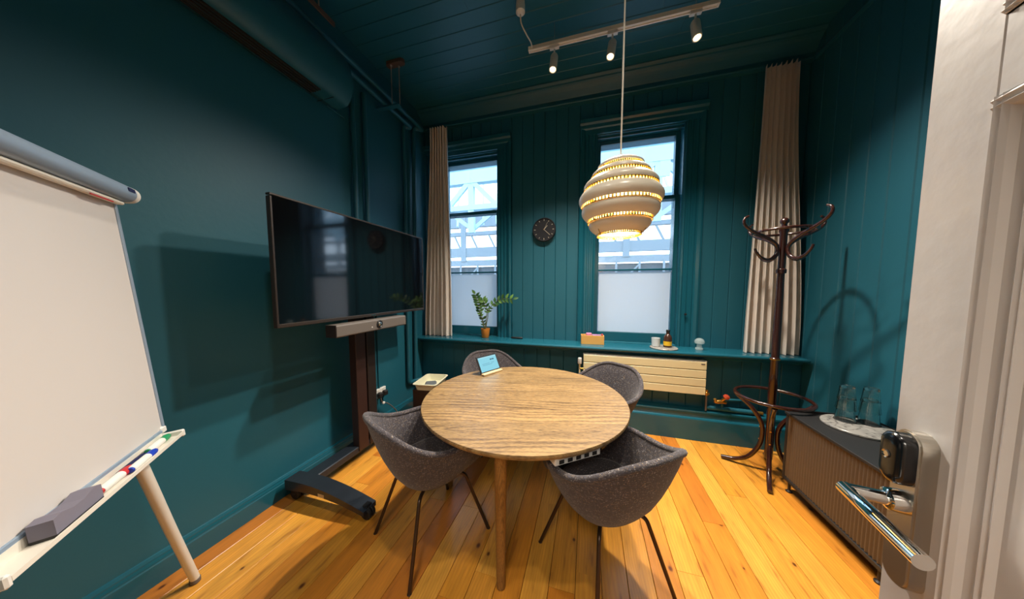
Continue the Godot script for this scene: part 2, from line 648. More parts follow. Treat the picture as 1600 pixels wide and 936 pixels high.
# ---------------------------------------------------------------- the room
func build_floor() -> void:
	var f := structure("floor", "varnished orange pine floorboards running towards the windows", "floor")
	var st := S()
	cbox(st, Vector3(-0.095, -0.06, -0.65), Vector3(4.2, 0.07, 5.2), 0)
	obj("subfloor", st, M.dark_gap, f)
	var n := 31
	var w := (X_RIGHT - X_LEFT) / n
	for i in n:
		rng.seed = 500 + i
		var z := Z_LOW
		var cut := rng.randf_range(0.7, 2.9)
		while z < 1.9:
			var l := minf(cut, 1.9 - z)
			var row := rng.randi() % 8
			var u0 := rng.randf()
			var m := plank_mesh(w - 0.0022, l - 0.0016, 0.022, 0.0016, Vector2(u0, (row + 0.03) / 8.0), Vector2(l / 4.0, 0.94 / 8.0))
			put("plank", m, M.pine, f, Vector3(X_LEFT + (i + 0.5) * w, rng.randf_range(-0.0008, 0.0), z + l / 2))
			z += l
			cut = rng.randf_range(1.9, 3.2)

func profile_run(called: String, poly: PackedVector2Array, from: Vector3, axis: Vector3, across: Vector3, length: float, m: Material, parent: Node = null) -> MeshInstance3D:
	# poly: x along "across", y up; pulled along axis
	var st := S()
	extrude(st, poly, length, Transform3D(Basis(across, Vector3.UP, axis), from))
	return obj(called, st, m, parent)

func build_walls() -> void:
	var wl := structure("wall_left", "flat teal painted plaster wall behind the television", "wall")
	box("plaster", Vector3(X_LEFT - 0.08, 1.8, -1.4), Vector3(0.16, 3.8, 4.1), M.teal_wall, wl, 0)
	var sk := PackedVector2Array([Vector2(0, 0), Vector2(0.022, 0), Vector2(0.022, 0.098), Vector2(0.018, 0.104), Vector2(0.018, 0.110), Vector2(0.013, 0.124), Vector2(0.013, 0.130), Vector2(0.006, 0.142), Vector2(0, 0.145)])
	var b := profile_run("baseboard_left", sk, Vector3(X_LEFT, 0, Z_LOW), Vector3.BACK, Vector3.RIGHT, Z_FRONT - Z_LOW, M.gloss)
	tag(b, "teal moulded baseboard along the plaster wall", "baseboard", "", "structure")

	# back wall: upper boards between and above the windows, lower boards under the ledge
	var wb := structure("wall_back", "teal tongue and groove boarding around the two windows", "wall")
	var st := S()
	var z0 := -3.102
	var z1 := -3.46
	var zc := (z0 + z1) / 2
	var zd := z0 - z1
	for r in [[-2.2, -1.895, 0.0, 3.8], [-1.055, 0.06, 0.0, 3.8], [0.90, 2.0, 0.0, 3.8], [-1.895, -1.055, 0.0, 0.86], [-1.895, -1.055, 3.09, 3.8], [0.06, 0.90, 0.0, 0.86], [0.06, 0.90, 3.09, 3.8]]:
		cbox(st, Vector3((r[0] + r[1]) / 2, (r[2] + r[3]) / 2, zc), Vector3(r[1] - r[0], r[3] - r[2], zd), 0)
	obj("backing", st, M.teal_wall, wb)
	var piers := [[-0.88, -0.11, LEDGE, 6], [1.07, X_RIGHT, LEDGE, 6], [-2.03, -0.88, 3.2, 9], [-0.11, 1.07, 3.2, 9]]
	for p in piers:
		var w: float = (p[1] - p[0]) / p[3]
		var m := board_mesh(w, Y_CEIL - p[2])
		for i in p[3]: put("board", m, M.teal_wall, wb, Vector3(p[0] + (i + 0.5) * w, p[2], Z_BACK))
	st = S()
	cbox(st, Vector3(-0.095, 0.41, -3.02), Vector3(3.87, 0.82, 0.15), 0)
	obj("lower_backing", st, M.teal_wall, wb)
	var wlow := (X_RIGHT - X_LEFT) / 26.0
	var mlow := board_mesh(wlow, 0.82)
	for i in 26: put("board", mlow, M.teal_wall, wb, Vector3(X_LEFT + (i + 0.5) * wlow, 0, Z_LOW))
	# plinth under the radiator
	var pl := PackedVector2Array([Vector2(0, 0), Vector2(0.096, 0), Vector2(0.096, 0.205), Vector2(0.090, 0.215), Vector2(0.078, 0.222), Vector2(0.078, 0.262), Vector2(0.084, 0.270), Vector2(0.084, 0.285), Vector2(0.05, 0.30), Vector2(0, 0.30)])
	b = profile_run("baseboard_back", pl, Vector3(X_RIGHT, 0, Z_LOW), Vector3.LEFT, Vector3.BACK, X_RIGHT - X_LEFT, M.gloss)
	tag(b, "deep teal moulded plinth below the radiator", "baseboard", "", "structure")
	# ledge with a rounded nosing, and the moulding beneath it
	var lg := PackedVector2Array([Vector2(0, 0)])
	for k in 9:
		var a := -PI / 2 + PI * k / 8
		lg.append(Vector2(0.282 + cos(a) * 0.0175, 0.0175 + sin(a) * 0.0175))
	lg.append(Vector2(0, 0.035))
	var led := profile_run("trim_3", lg, Vector3(1.815, LEDGE - 0.035, Z_BACK - 0.012), Vector3.LEFT, Vector3.BACK, 1.815 - X_LEFT, M.gloss)
	tag(led, "long teal window ledge across the room", "ledge", "", "structure")
	var um := PackedVector2Array([Vector2(0, 0), Vector2(0.03, 0), Vector2(0.045, 0.012), Vector2(0.045, 0.022), Vector2(0.08, 0.04), Vector2(0, 0.04)])
	b = profile_run("trim_4", um, Vector3(1.815, LEDGE - 0.0752, Z_LOW), Vector3.LEFT, Vector3.BACK, 1.815 - X_LEFT, M.gloss)
	tag(b, "teal moulding under the window ledge", "moulding", "", "structure")
	# cornice
	var co := PackedVector2Array([Vector2(0, 0), Vector2(0.055, 0), Vector2(0.06, 0.008), Vector2(0.06, 0.022), Vector2(0.04, 0.032), Vector2(0.045, 0.06)])
	for k in 7:
		var t := k / 6.0
		co.append(Vector2(0.05 + 0.095 * t, 0.065 + 0.095 * sin(t * PI / 2) * 0.95))
	co.append_array(PackedVector2Array([Vector2(0.155, 0.165), Vector2(0.165, 0.172), Vector2(0.165, 0.185), Vector2(0, 0.185)]))
	b = profile_run("trim_1", co, Vector3(X_RIGHT, 3.415, Z_BACK), Vector3.LEFT, Vector3.BACK, X_RIGHT - X_LEFT, M.teal)
	tag(b, "dark teal cornice above the windows", "cornice", "", "structure")

	var wr := structure("wall_right", "teal tongue and groove wall beside the coat stand", "wall")
	box("backing", Vector3(X_RIGHT + 0.093, 1.8, -1.4), Vector3(0.16, 3.8, 4.1), M.teal_wall, wr, 0)
	var nr := 23
	var wr_w := (Z_FRONT - Z_BACK) / nr
	var mr := board_mesh(wr_w, Y_CEIL)
	var turn := Basis(Vector3.UP, -PI / 2)
	for i in nr: put("board", mr, M.teal_wall, wr, Vector3(X_RIGHT, 0, Z_BACK + (i + 0.5) * wr_w), turn)
	var pr := PackedVector2Array([Vector2(0, 0), Vector2(0.018, 0.004), Vector2(0.024, 0.018), Vector2(0.016, 0.028), Vector2(0.012, 0.045), Vector2(0, 0.048)])
	b = profile_run("trim_2", pr, Vector3(X_RIGHT, 3.40, Z_FRONT), Vector3.FORWARD, Vector3.LEFT, Z_FRONT - Z_BACK - 0.06, M.teal)
	tag(b, "thin teal picture rail high on the boarded wall", "rail", "", "structure")
	b = profile_run("baseboard_right", sk, Vector3(X_RIGHT, 0, Z_FRONT), Vector3.FORWARD, Vector3.LEFT, Z_FRONT - Z_LOW - 0.097, M.teal)
	tag(b, "teal baseboard behind the low sideboard", "baseboard", "", "structure")

	# the wall with the doorway that the view is taken from, and the passage behind it
	var wf := structure("wall_front", "teal wall with the doorway opposite the windows", "wall")
	st = S()
	cbox(st, Vector3(-1.36, 1.8, 0.37), Vector3(1.7, 3.8, 0.14), 0)
	cbox(st, Vector3(1.2, 1.8, 0.37), Vector3(1.64, 3.8, 0.14), 0)
	cbox(st, Vector3(-0.065, 2.95, 0.37), Vector3(0.89, 1.5, 0.14), 0)
	obj("plaster", st, M.teal_wall, wf)
	var wp := structure("wall_passage", "pale walls of the passage outside the door", "wall")
	st = S()
	cbox(st, Vector3(-1.5, 1.35, 1.2), Vector3(0.1, 2.9, 1.55), 0)
	cbox(st, Vector3(1.5, 1.35, 1.2), Vector3(0.1, 2.9, 1.55), 0)
	cbox(st, Vector3(0, 1.35, 1.93), Vector3(3.1, 2.9, 0.1), 0)
	cbox(st, Vector3(0, 2.75, 1.2), Vector3(3.1, 0.1, 1.55), 0)
	obj("plaster", st, M.plaster, wp)

func build_ceiling() -> void:
	var c := structure("ceiling", "blue painted boarded ceiling above the track lights", "ceiling")
	box("backing", Vector3(-0.095, Y_CEIL + 0.075, -1.4), Vector3(4.3, 0.12, 4.2), M.ceiling, c, 0)
	var n := 26
	var w := (Z_FRONT - Z_BACK) / n
	var turn := Basis(Vector3(0, 0, -1), Vector3(1, 0, 0), Vector3(0, -1, 0))
	for i in n:
		rng.seed = 900 + i
		var cut := rng.randf_range(0.9, 3.0)
		var z := Z_BACK + (i + 0.5) * w
		for s in [[X_LEFT, X_LEFT + cut], [X_LEFT + cut, X_RIGHT]]:
			put("board", board_mesh(w, s[1] - s[0] - 0.0015, 0.014, 0.004), M.ceiling, c, Vector3(s[0], Y_CEIL, z), turn)

func build_window(called: String, x0: float, x1: float, label: String) -> void:
	var o := structure(called, label, "window")
	var ym := 2.40
	var zl := -3.20
	var zu := -3.255
	# moulded casing on each side
	for side in [-1.0, 1.0]:
		var x: float = x0 if side < 0 else x1
		var cs := PackedVector2Array([Vector2(-0.004, 0), Vector2(-0.004, 0.02), Vector2(0.012, 0.026), Vector2(0.02, 0.018), Vector2(0.034, 0.018), Vector2(0.04, 0.026), Vector2(0.056, 0.026), Vector2(0.062, 0.020), Vector2(0.078, 0.020), Vector2(0.084, 0.028), Vector2(0.104, 0.028), Vector2(0.112, 0.022), Vector2(0.124, 0.036), Vector2(0.15, 0.046), Vector2(0.168, 0.04), Vector2(0.172, 0)])
		var st := S()
		extrude(st, cs, 3.2 - LEDGE, Transform3D(Basis(Vector3(side, 0, 0), Vector3(0, 0, 1), Vector3(0, 1, 0)), Vector3(x, LEDGE, Z_BACK - 0.012)))
		obj("casing", st, M.gloss, o)
		# reveal lining
		box("reveal", Vector3(x + side * -0.006, (LEDGE + 3.09) / 2, -3.275), Vector3(0.014, 3.09 - LEDGE, 0.35), M.gloss, o, 0.002)
	var hd := PackedVector2Array([Vector2(0, 0), Vector2(0.026, 0), Vector2(0.03, 0.05), Vector2(0.045, 0.06), Vector2(0.05, 0.09), Vector2(0.07, 0.105), Vector2(0.075, 0.14), Vector2(0.055, 0.155), Vector2(0, 0.16)])
	profile_run("head_moulding", hd, Vector3(x1 + 0.17, 3.085, Z_BACK - 0.012), Vector3.LEFT, Vector3.BACK, x1 - x0 + 0.34, M.gloss, o)
	box("head_reveal", Vector3((x0 + x1) / 2, 3.083, -3.275), Vector3(x1 - x0, 0.014, 0.35), M.gloss, o, 0.002)
	box("stop_bead", Vector3((x0 + x1) / 2, 3.066, -3.14), Vector3(x1 - x0 - 0.03, 0.02, 0.014), M.gloss, o, 0.003)
	var a := x0 + 0.008
	var e := x1 - 0.008
	var xm := (a + e) / 2
	var W := e - a
	for part in [["upper_sash", zu, ym - 0.02, 3.075, 0.045, 0.04], ["lower_sash", zl, LEDGE + 0.004, ym + 0.02, 0.105, 0.04]]:
		var z: float = part[1]
		var y0: float = part[2]
		var y1: float = part[3]
		var st := S()
		var sw := 0.042
		cbox(st, Vector3(a + sw / 2, (y0 + y1) / 2, z), Vector3(sw, y1 - y0, 0.045), 0.004)
		cbox(st, Vector3(e - sw / 2, (y0 + y1) / 2, z), Vector3(sw, y1 - y0, 0.045), 0.004)
		cbox(st, Vector3(xm, y0 + part[4] / 2, z), Vector3(W - sw * 2, part[4], 0.045), 0.004)
		cbox(st, Vector3(xm, y1 - part[5] / 2, z), Vector3(W - sw * 2, part[5], 0.045), 0.004)
		var s := obj(part[0], st, M.gloss, o)
		box("pane", Vector3(xm, (y0 + part[4] + y1 - part[5]) / 2, z - 0.012), Vector3(W - sw * 2, y1 - y0 - part[4] - part[5], 0.004), M.pane, s, 0)
	box("glazing_bar", Vector3(xm, 1.655, zl), Vector3(W - 0.084, 0.018, 0.03), M.gloss, o, 0.003)
	var film := box("frosted_film", Vector3(xm, (LEDGE + 0.109 + 1.63) / 2, zl - 0.006), Vector3(W - 0.1, 1.63 - LEDGE - 0.109, 0.0012), M.frost, o, 0)
	film.set_meta("label", "white frosted film on the lower glass")
	if called == "window_2":
		var peg := lobj("casing_peg", [Vector2(0, 0), Vector2(0.011, 0), Vector2(0.012, 0.006), Vector2(0.009, 0.018), Vector2(0, 0.021)], M.black, o, along(Vector3(0.955, 1.19, -3.068), Vector3.BACK), 16)
		peg.set_meta("label", "small black peg on the casing")
	# sash horns below the upper sash
	for x in [a + 0.021, e - 0.021]:
		var hp := PackedVector2Array([Vector2(-0.02, 0), Vector2(0.02, 0), Vector2(0.02, -0.03), Vector2(0.012, -0.055), Vector2(-0.004, -0.07), Vector2(-0.02, -0.07)])
		var st := S()
		extrude(st, hp, 0.04, Transform3D(Basis(), Vector3(x, ym - 0.02, zu - 0.02)))
		obj("horn", st, M.gloss, o)

func build_windows() -> void:
	build_window("window_1", -1.895, -1.055, "teal sash window behind the potted plant, frosted below")
	build_window("window_2", 0.06, 0.90, "teal sash window between the wall clock and the coat stand, frosted below")

func build_door() -> void:
	var d := structure("door_1", "open white panelled door with steel lever lock", "door")
	var s := Vector3(-0.1571, 0, 0.9876)
	d.transform = Transform3D(Basis(s, Vector3.UP, s.cross(Vector3.UP)), Vector3(0.494, 0.008, -0.584))
	var W := 0.82
	var Ht := 2.08
	var y1 := 1.676
	var y2 := 1.772
	var y0 := 0.22
	var st := S()
	cbox(st, Vector3(0.046, Ht / 2, -0.021), Vector3(0.092, Ht, 0.042), 0.003)
	cbox(st, Vector3(W - 0.046, Ht / 2, -0.021), Vector3(0.092, Ht, 0.042), 0.003)
	for r in [[0.0, y0], [y1, y2], [2.0, Ht]]:
		cbox(st, Vector3(W / 2, (r[0] + r[1]) / 2, -0.021), Vector3(W - 0.18, r[1] - r[0], 0.042), 0.002)
	obj("leaf", st, M.white_paint, d)
	for r in [[y0, y1], [y2, 2.0]]:
		var ya: float = r[0]
		var yb: float = r[1]
		box("panel", Vector3(W / 2, (ya + yb) / 2, -0.021), Vector3(W - 0.18, yb - ya, 0.018), M.white_paint, d, 0)
		var pf := PackedVector2Array([Vector2(0, 0), Vector2(0, 0.013), Vector2(0.004, 0.017), Vector2(0.009, 0.013), Vector2(0.012, 0.0165), Vector2(0.017, 0.013), Vector2(0.021, 0.007), Vector2(0.029, 0.0045), Vector2(0.033, 0.007), Vector2(0.0365, 0.0045), Vector2(0.040, 0.006), Vector2(0.044, 0.0)])
		for side in 4:
			st = S()
			var o := Vector3.ZERO
			var bs := Basis()
			var l := 0.0
			if side == 0:
				bs = Basis(Vector3.RIGHT, Vector3.BACK, Vector3.UP)
				o = Vector3(0.09, ya, -0.012)
				l = yb - ya
			elif side == 1:
				bs = Basis(Vector3.LEFT, Vector3.BACK, Vector3.UP)
				o = Vector3(W - 0.09, ya, -0.012)
				l = yb - ya
			elif side == 2:
				bs = Basis(Vector3.DOWN, Vector3.BACK, Vector3.RIGHT)
				o = Vector3(0.09, yb, -0.012)
				l = W - 0.18
			else:
				bs = Basis(Vector3.UP, Vector3.BACK, Vector3.RIGHT)
				o = Vector3(0.09, ya, -0.012)
				l = W - 0.18
			extrude(st, pf, l, Transform3D(bs, o))
			obj("panel_moulding", st, M.white_paint, d)
	# lock plate with a card reader and a lever
	st = S()
	extrude(st, rrect(0.044, 0.245, 0.02), 0.016, Transform3D(Basis(), Vector3(0.052, 1.106, 0)))
	extrude(st, rrect(0.040, 0.241, 0.018), 0.0025, Transform3D(Basis(), Vector3(0.052, 1.106, 0.016)))
	var plate := obj("lock_plate", st, M.brushed, d)
	plate.set_meta("label", "tall rounded steel lock plate")
	st = S()
	var rows := [[0.040, 0.078, 0.0], [0.040, 0.078, 0.010], [0.0385, 0.0765, 0.0135], [0.034, 0.072, 0.0160], [0.026, 0.064, 0.0180], [0.014, 0.052, 0.0188]]
	st.set_smooth_group(1)
	for i in rows.size() - 1:
		var A := rrect(rows[i][0], rows[i][1], rows[i][0] * 0.46, 6)
		var B := rrect(rows[i + 1][0], rows[i + 1][1], rows[i + 1][0] * 0.46, 6)
		for k in A.size():
			var l := (k + 1) % A.size()
			var o := Vector3(0.052, 1.184, 0.0185)
			quad(st, o + Vector3(A[k].x, A[k].y, rows[i][2]), o + Vector3(A[l].x, A[l].y, rows[i][2]), o + Vector3(B[l].x, B[l].y, rows[i + 1][2]), o + Vector3(B[k].x, B[k].y, rows[i + 1][2]), Vector3(A[k].x, A[k].y * 0.4, 0.02))
			if i == rows.size() - 2: tri(st, o + Vector3(0, 0, 0.0190), o + Vector3(B[k].x, B[k].y, rows[i + 1][2]), o + Vector3(B[l].x, B[l].y, rows[i + 1][2]), Vector3.BACK)
	var reader := obj("card_reader", st, M.black_gloss, d)
	reader.set_meta("label", "black card reader on the lock plate")
	st = S()
	lathe(st, disc_prof(0.006, 0, 0.001), 20, Transform3D(Basis(Vector3.RIGHT, PI / 2), Vector3(0.052, 1.188, 0.0372)))
	obj("reader_mark", st, M.steel, d)
	st = S()
	lathe(st, [Vector2(0, 0), Vector2(0.017, 0), Vector2(0.017, 0.006), Vector2(0.0155, 0.016), Vector2(0.0125, 0.018), Vector2(0, 0.018)], 28, Transform3D(Basis(Vector3.RIGHT, PI / 2), Vector3(0.055, 1.118, 0.0185)))
	obj("rose", st, M.chrome, d)
	var lev := obj("lever", lever_shape(), M.chrome, d)
	lev.set_meta("label", "polished steel lever handle")

func lever_shape() -> SurfaceTool:
	var st := S()
	tube(st, [Vector3(0.055, 1.118, 0.03), Vector3(0.055, 1.118, 0.068), Vector3(0.0555, 1.118, 0.078)], 0.0098, 24)
	tube(st, [Vector3(0.047, 1.118, 0.078), Vector3(0.05, 1.118, 0.078), Vector3(0.12, 1.118, 0.078), Vector3(0.183, 1.118, 0.078)], [0.006, 0.0098, 0.0098, 0.0098], 24)
	return st

# ---------------------------------------------------------------- the glazed shed outside
func bar(st: SurfaceTool, a: Vector3, b: Vector3, w: float, t: float) -> void:
	var d := b - a
	var y := d.normalized()
	var x := y.cross(Vector3.BACK).normalized()
	cbox(st, (a + b) / 2, Vector3(w, d.length(), t), 0.0, Basis(x, y, x.cross(y)))

func bar_obj(called: String, a: Vector3, b: Vector3, w: float, t: float, m: Material, parent: Node) -> void:
	var st := S()
	bar(st, a, b, w, t)
	obj(called, st, m, parent)

func build_outside() -> void:
	var z := -7.0
	var t := thing("roof_truss", "pale blue riveted roof truss seen through the upper panes", "truss", Vector3(0, 0, z))
	bar_obj("chord", Vector3(-7.5, 4.50, 0), Vector3(7, 4.50, 0), 0.34, 0.2, M.shed_paint, t)
	bar_obj("chord", Vector3(-7.5, 3.68, 0), Vector3(7, 3.68, 0), 0.14, 0.2, M.shed_paint, t)
	bar_obj("chord", Vector3(-7.5, 5.35, 0), Vector3(7, 5.35, 0), 1.2, 0.14, M.shed_paint, t)
	for k in 9:
		var x := -3.15 + (k - 2) * 1.55
		bar_obj("post", Vector3(x, 3.0, 0.03), Vector3(x, 4.4, 0.03), 0.17, 0.11, M.shed_paint, t)
		bar_obj("diagonal", Vector3(x, 4.42, 0.05), Vector3(x - 0.775, 3.66, 0.05), 0.13, 0.08, M.shed_paint, t)
		bar_obj("diagonal", Vector3(x, 4.42, 0.05), Vector3(x + 0.775, 3.66, 0.05), 0.13, 0.08, M.shed_paint, t)
		bar_obj("diagonal", Vector3(x, 3.1, -0.05), Vector3(x - 0.775, 3.66, -0.05), 0.10, 0.08, M.shed_paint, t)
		bar_obj("diagonal", Vector3(x, 3.1, -0.05), Vector3(x + 0.775, 3.66, -0.05), 0.10, 0.08, M.shed_paint, t)
	# plated bay in front of the second window
	for p in [[0.55, 4.05, 1.15, 0.60], [0.75, 3.45, 1.5, 0.5], [1.28, 3.98, 0.16, 0.74], [1.62, 4.18, 0.22, 0.40], [1.95, 4.0, 0.3, 0.9]]:
		box("gusset_plate", Vector3(p[0], p[1], 0.08), Vector3(p[2], p[3], 0.03), M.shed_paint, t, 0.004)
	# glazing bars of the roof behind the truss
	var g := thing("roof_glazing", "slanting glazing bars of the bright glass roof outside", "roof", Vector3(0, 0, -11))
	for k in 34:
		var x := -10.0 + k * 0.62
		bar_obj("glazing_bar", Vector3(x, 4.2, 0), Vector3(x - 0.8, 8.5, -2.0), 0.07, 0.06, M.shed_paint, g)
	# far side of the shed
	var fz := -14.0
	var far := thing("shed_wall", "grey far wall of the train shed below the skylights", "building", Vector3(0, 0, fz))
	box("wall", Vector3(0, 0.9, 0), Vector3(40, 3.5, 0.3), M.shed_dark, far, 0)
	box("beam", Vector3(0, 2.86, 0.2), Vector3(40, 0.30, 0.2), M.shed_grey, far, 0)
	box("beam", Vector3(0, 3.45, 0.2), Vector3(40, 0.50, 0.2), M.shed_grey, far, 0)
	box("beam", Vector3(0, 4.46, 0.2), Vector3(40, 0.20, 0.2), M.shed_grey, far, 0)
	box("beam", Vector3(0, 5.25, 0.2), Vector3(40, 0.90, 0.2), M.shed_grey, far, 0)
	for k in 26:
		var x := -13.0 + k * 1.02
		bar_obj("strut", Vector3(x, 3.6, 0.25), Vector3(x - 0.45, 4.5, 0.25), 0.09, 0.06, M.shed_grey, far)
		bar_obj("strut", Vector3(x, 1.2, 0.3), Vector3(x, 2.8, 0.3), 0.09, 0.06, M.shed_grey, far)
		if k % 2 == 0: bar_obj("strut", Vector3(x, 1.5, 0.32), Vector3(x + 1.02, 2.6, 0.32), 0.07, 0.05, M.shed_grey, far)
	for k in 13:
		bar_obj("strut", Vector3(-13 + k * 2.1, 2.95, 0.3), Vector3(-13 + k * 2.1, 6.0, 0.3), 0.3, 0.08, M.shed_grey, far)
	var pf := box("floor_outside", Vector3(0, -2.1, -10), Vector3(40, 0.2, 12), M.shed_grey)
	tag(pf, "grey platform floor outside below the windows", "platform", "", "structure")

# ---------------------------------------------------------------- furniture
func build_table() -> void:
	var R := 0.6525
	var T := 0.74
	var t := thing("round_table", "round oak table with four turned legs", "table", Vector3(-0.399, 0, -1.688), deg_to_rad(14))
	var st := S()
	var N := 96
	var prof := [Vector2(R - 0.010, T - 0.026), Vector2(R - 0.003, T - 0.018), Vector2(R, T - 0.008), Vector2(R - 0.0035, T)]
	for k in N:
		var a := TAU * k / N
		var b := TAU * (k + 1) / N
		var ca := Vector3(cos(a), 0, sin(a))
		var cb := Vector3(cos(b), 0, sin(b))
		var uv := func(p: Vector3) -> Vector2: return Vector2(p.x / (R * 2.02) + 0.5, p.z / (R * 2.02) + 0.5)
		st.set_smooth_group(-1)
		var c0 := Vector3(0, T, 0)
		var e0: Vector3 = ca * prof[3].x + c0
		var e1: Vector3 = cb * prof[3].x + c0
		for p in [c0, e0, e1]: vuv(st, p, uv.call(p))
		c0.y = T - 0.026
		var f0: Vector3 = ca * prof[0].x + c0
		var f1: Vector3 = cb * prof[0].x + c0
		for p in [c0, f1, f0]: vuv(st, p, uv.call(p))
		st.set_smooth_group(2)
		for i in 3:
			var p0: Vector3 = ca * prof[i].x + Vector3.UP * prof[i].y
			var p1: Vector3 = cb * prof[i].x + Vector3.UP * prof[i].y
			var q0: Vector3 = ca * prof[i + 1].x + Vector3.UP * prof[i + 1].y
			var q1: Vector3 = cb * prof[i + 1].x + Vector3.UP * prof[i + 1].y
			for p in [p0, q0, q1, p0, q1, p1]: vuv(st, p, uv.call(p))
	obj("tabletop", st, M.oak, t)
	for k in 4:
		var a := k * PI / 2 + deg_to_rad(90 + 12)
		var d := Vector3(cos(a), 0, sin(a)) * 0.55
		lobj("leg", [Vector2(0, 0), Vector2(0.018, 0), Vector2(0.0215, 0.004), Vector2(0.031, 0.69), Vector2(0.031, 0.714), Vector2(0, 0.714)], M.oak_leg, t, Transform3D(Basis(), d), 24)
		box("rail", d * 0.62 + Vector3(0, 0.689, 0), Vector3(0.40, 0.05, 0.024), M.oak_leg, t, 0.003, Basis(Vector3.UP, -a))
	var tray := box("cable_tray", Vector3(0.235, 0.682, 0.522), Vector3(0.25, 0.048, 0.06), M.white_plastic, t, 0.004, Basis(Vector3.UP, 0.405))
	tray.set_meta("label", "white cable tray under the tabletop")
	for k in 5:
		var turn := Basis(Vector3.UP, 0.405)
		box("socket_module", Vector3(0.235, 0.674, 0.522) + turn * Vector3(-0.09 + k * 0.045, 0, 0.0305), Vector3(0.026, 0.018, 0.003), M.rubber, t, 0.001, turn)

	var tb := thing("tablet", "small tablet with a pale blue screen on a wedge stand, at the table's edge", "tablet", Vector3(-0.775, 0.74, -2.075), atan2(0.89, 0.457))
	var tilt := Basis(Vector3.RIGHT, deg_to_rad(-28))
	box("wedge", Vector3(0, 0.008, 0.012), Vector3(0.215, 0.016, 0.045), M.taupe, tb, 0.004)
	box("body", tilt * Vector3(0, 0.07, 0) + Vector3(0, 0.012, 0.0), Vector3(0.225, 0.145, 0.011), M.black, tb, 0.004, tilt)
	box("prop", Vector3(0, 0.035, -0.05), Vector3(0.06, 0.062, 0.03), M.black, tb, 0.004, Basis(Vector3.RIGHT, deg_to_rad(20)))
	st = S()
	var o := tilt * Vector3(0, 0.07, 0.0062) + Vector3(0, 0.012, 0)
	var ux := Vector3(0.100, 0, 0)
	var uy := tilt * Vector3(0, 0.061, 0)
	for v in [[-1, -1, 0, 1], [-1, 1, 0, 0], [1, 1, 1, 0], [-1, -1, 0, 1], [1, 1, 1, 0], [1, -1, 1, 1]]:
		vuv(st, o + ux * v[0] + uy * v[1], Vector2(v[2], v[3]))
	obj("screen", st, M.tablet_screen, tb)
	var lamp := AreaLight3D.new()
	lamp.name = "screen_light"
	lamp.area_size = Vector2(0.2, 0.12)
	lamp.light_color = Color(0.62, 0.9, 1.0)
	lamp.light_energy = 0.012
	lamp.area_range = 6.0
	lamp.shadow_enabled = true
	tb.add_child(lamp)
	lamp.transform = Transform3D(tilt * Basis(Vector3.UP, PI), o + tilt * Vector3(0, 0, 0.004))

func chair_rim(th: float) -> Vector3:   # plan and height of the shell's edge; th = 0 at the back, local forward is -z
	var a := 0.302
	var b := 0.325
	var s := sin(th)
	var c := cos(th)
	var x := a * signf(s) * pow(absf(s), 0.79)
	var z := b * signf(c) * pow(absf(c), 0.79)
	if c < 0: z *= 0.8
	var d := rad_to_deg(absf(th))
	var y := 0.638 + (0.782 - 0.638) * (0.5 + 0.5 * cos(PI * clampf((d - 8.0) / 86.0, 0, 1)))
	y = lerpf(y, 0.455, smoothstep(112.0, 150.0, d))
	return Vector3(x, y, z)

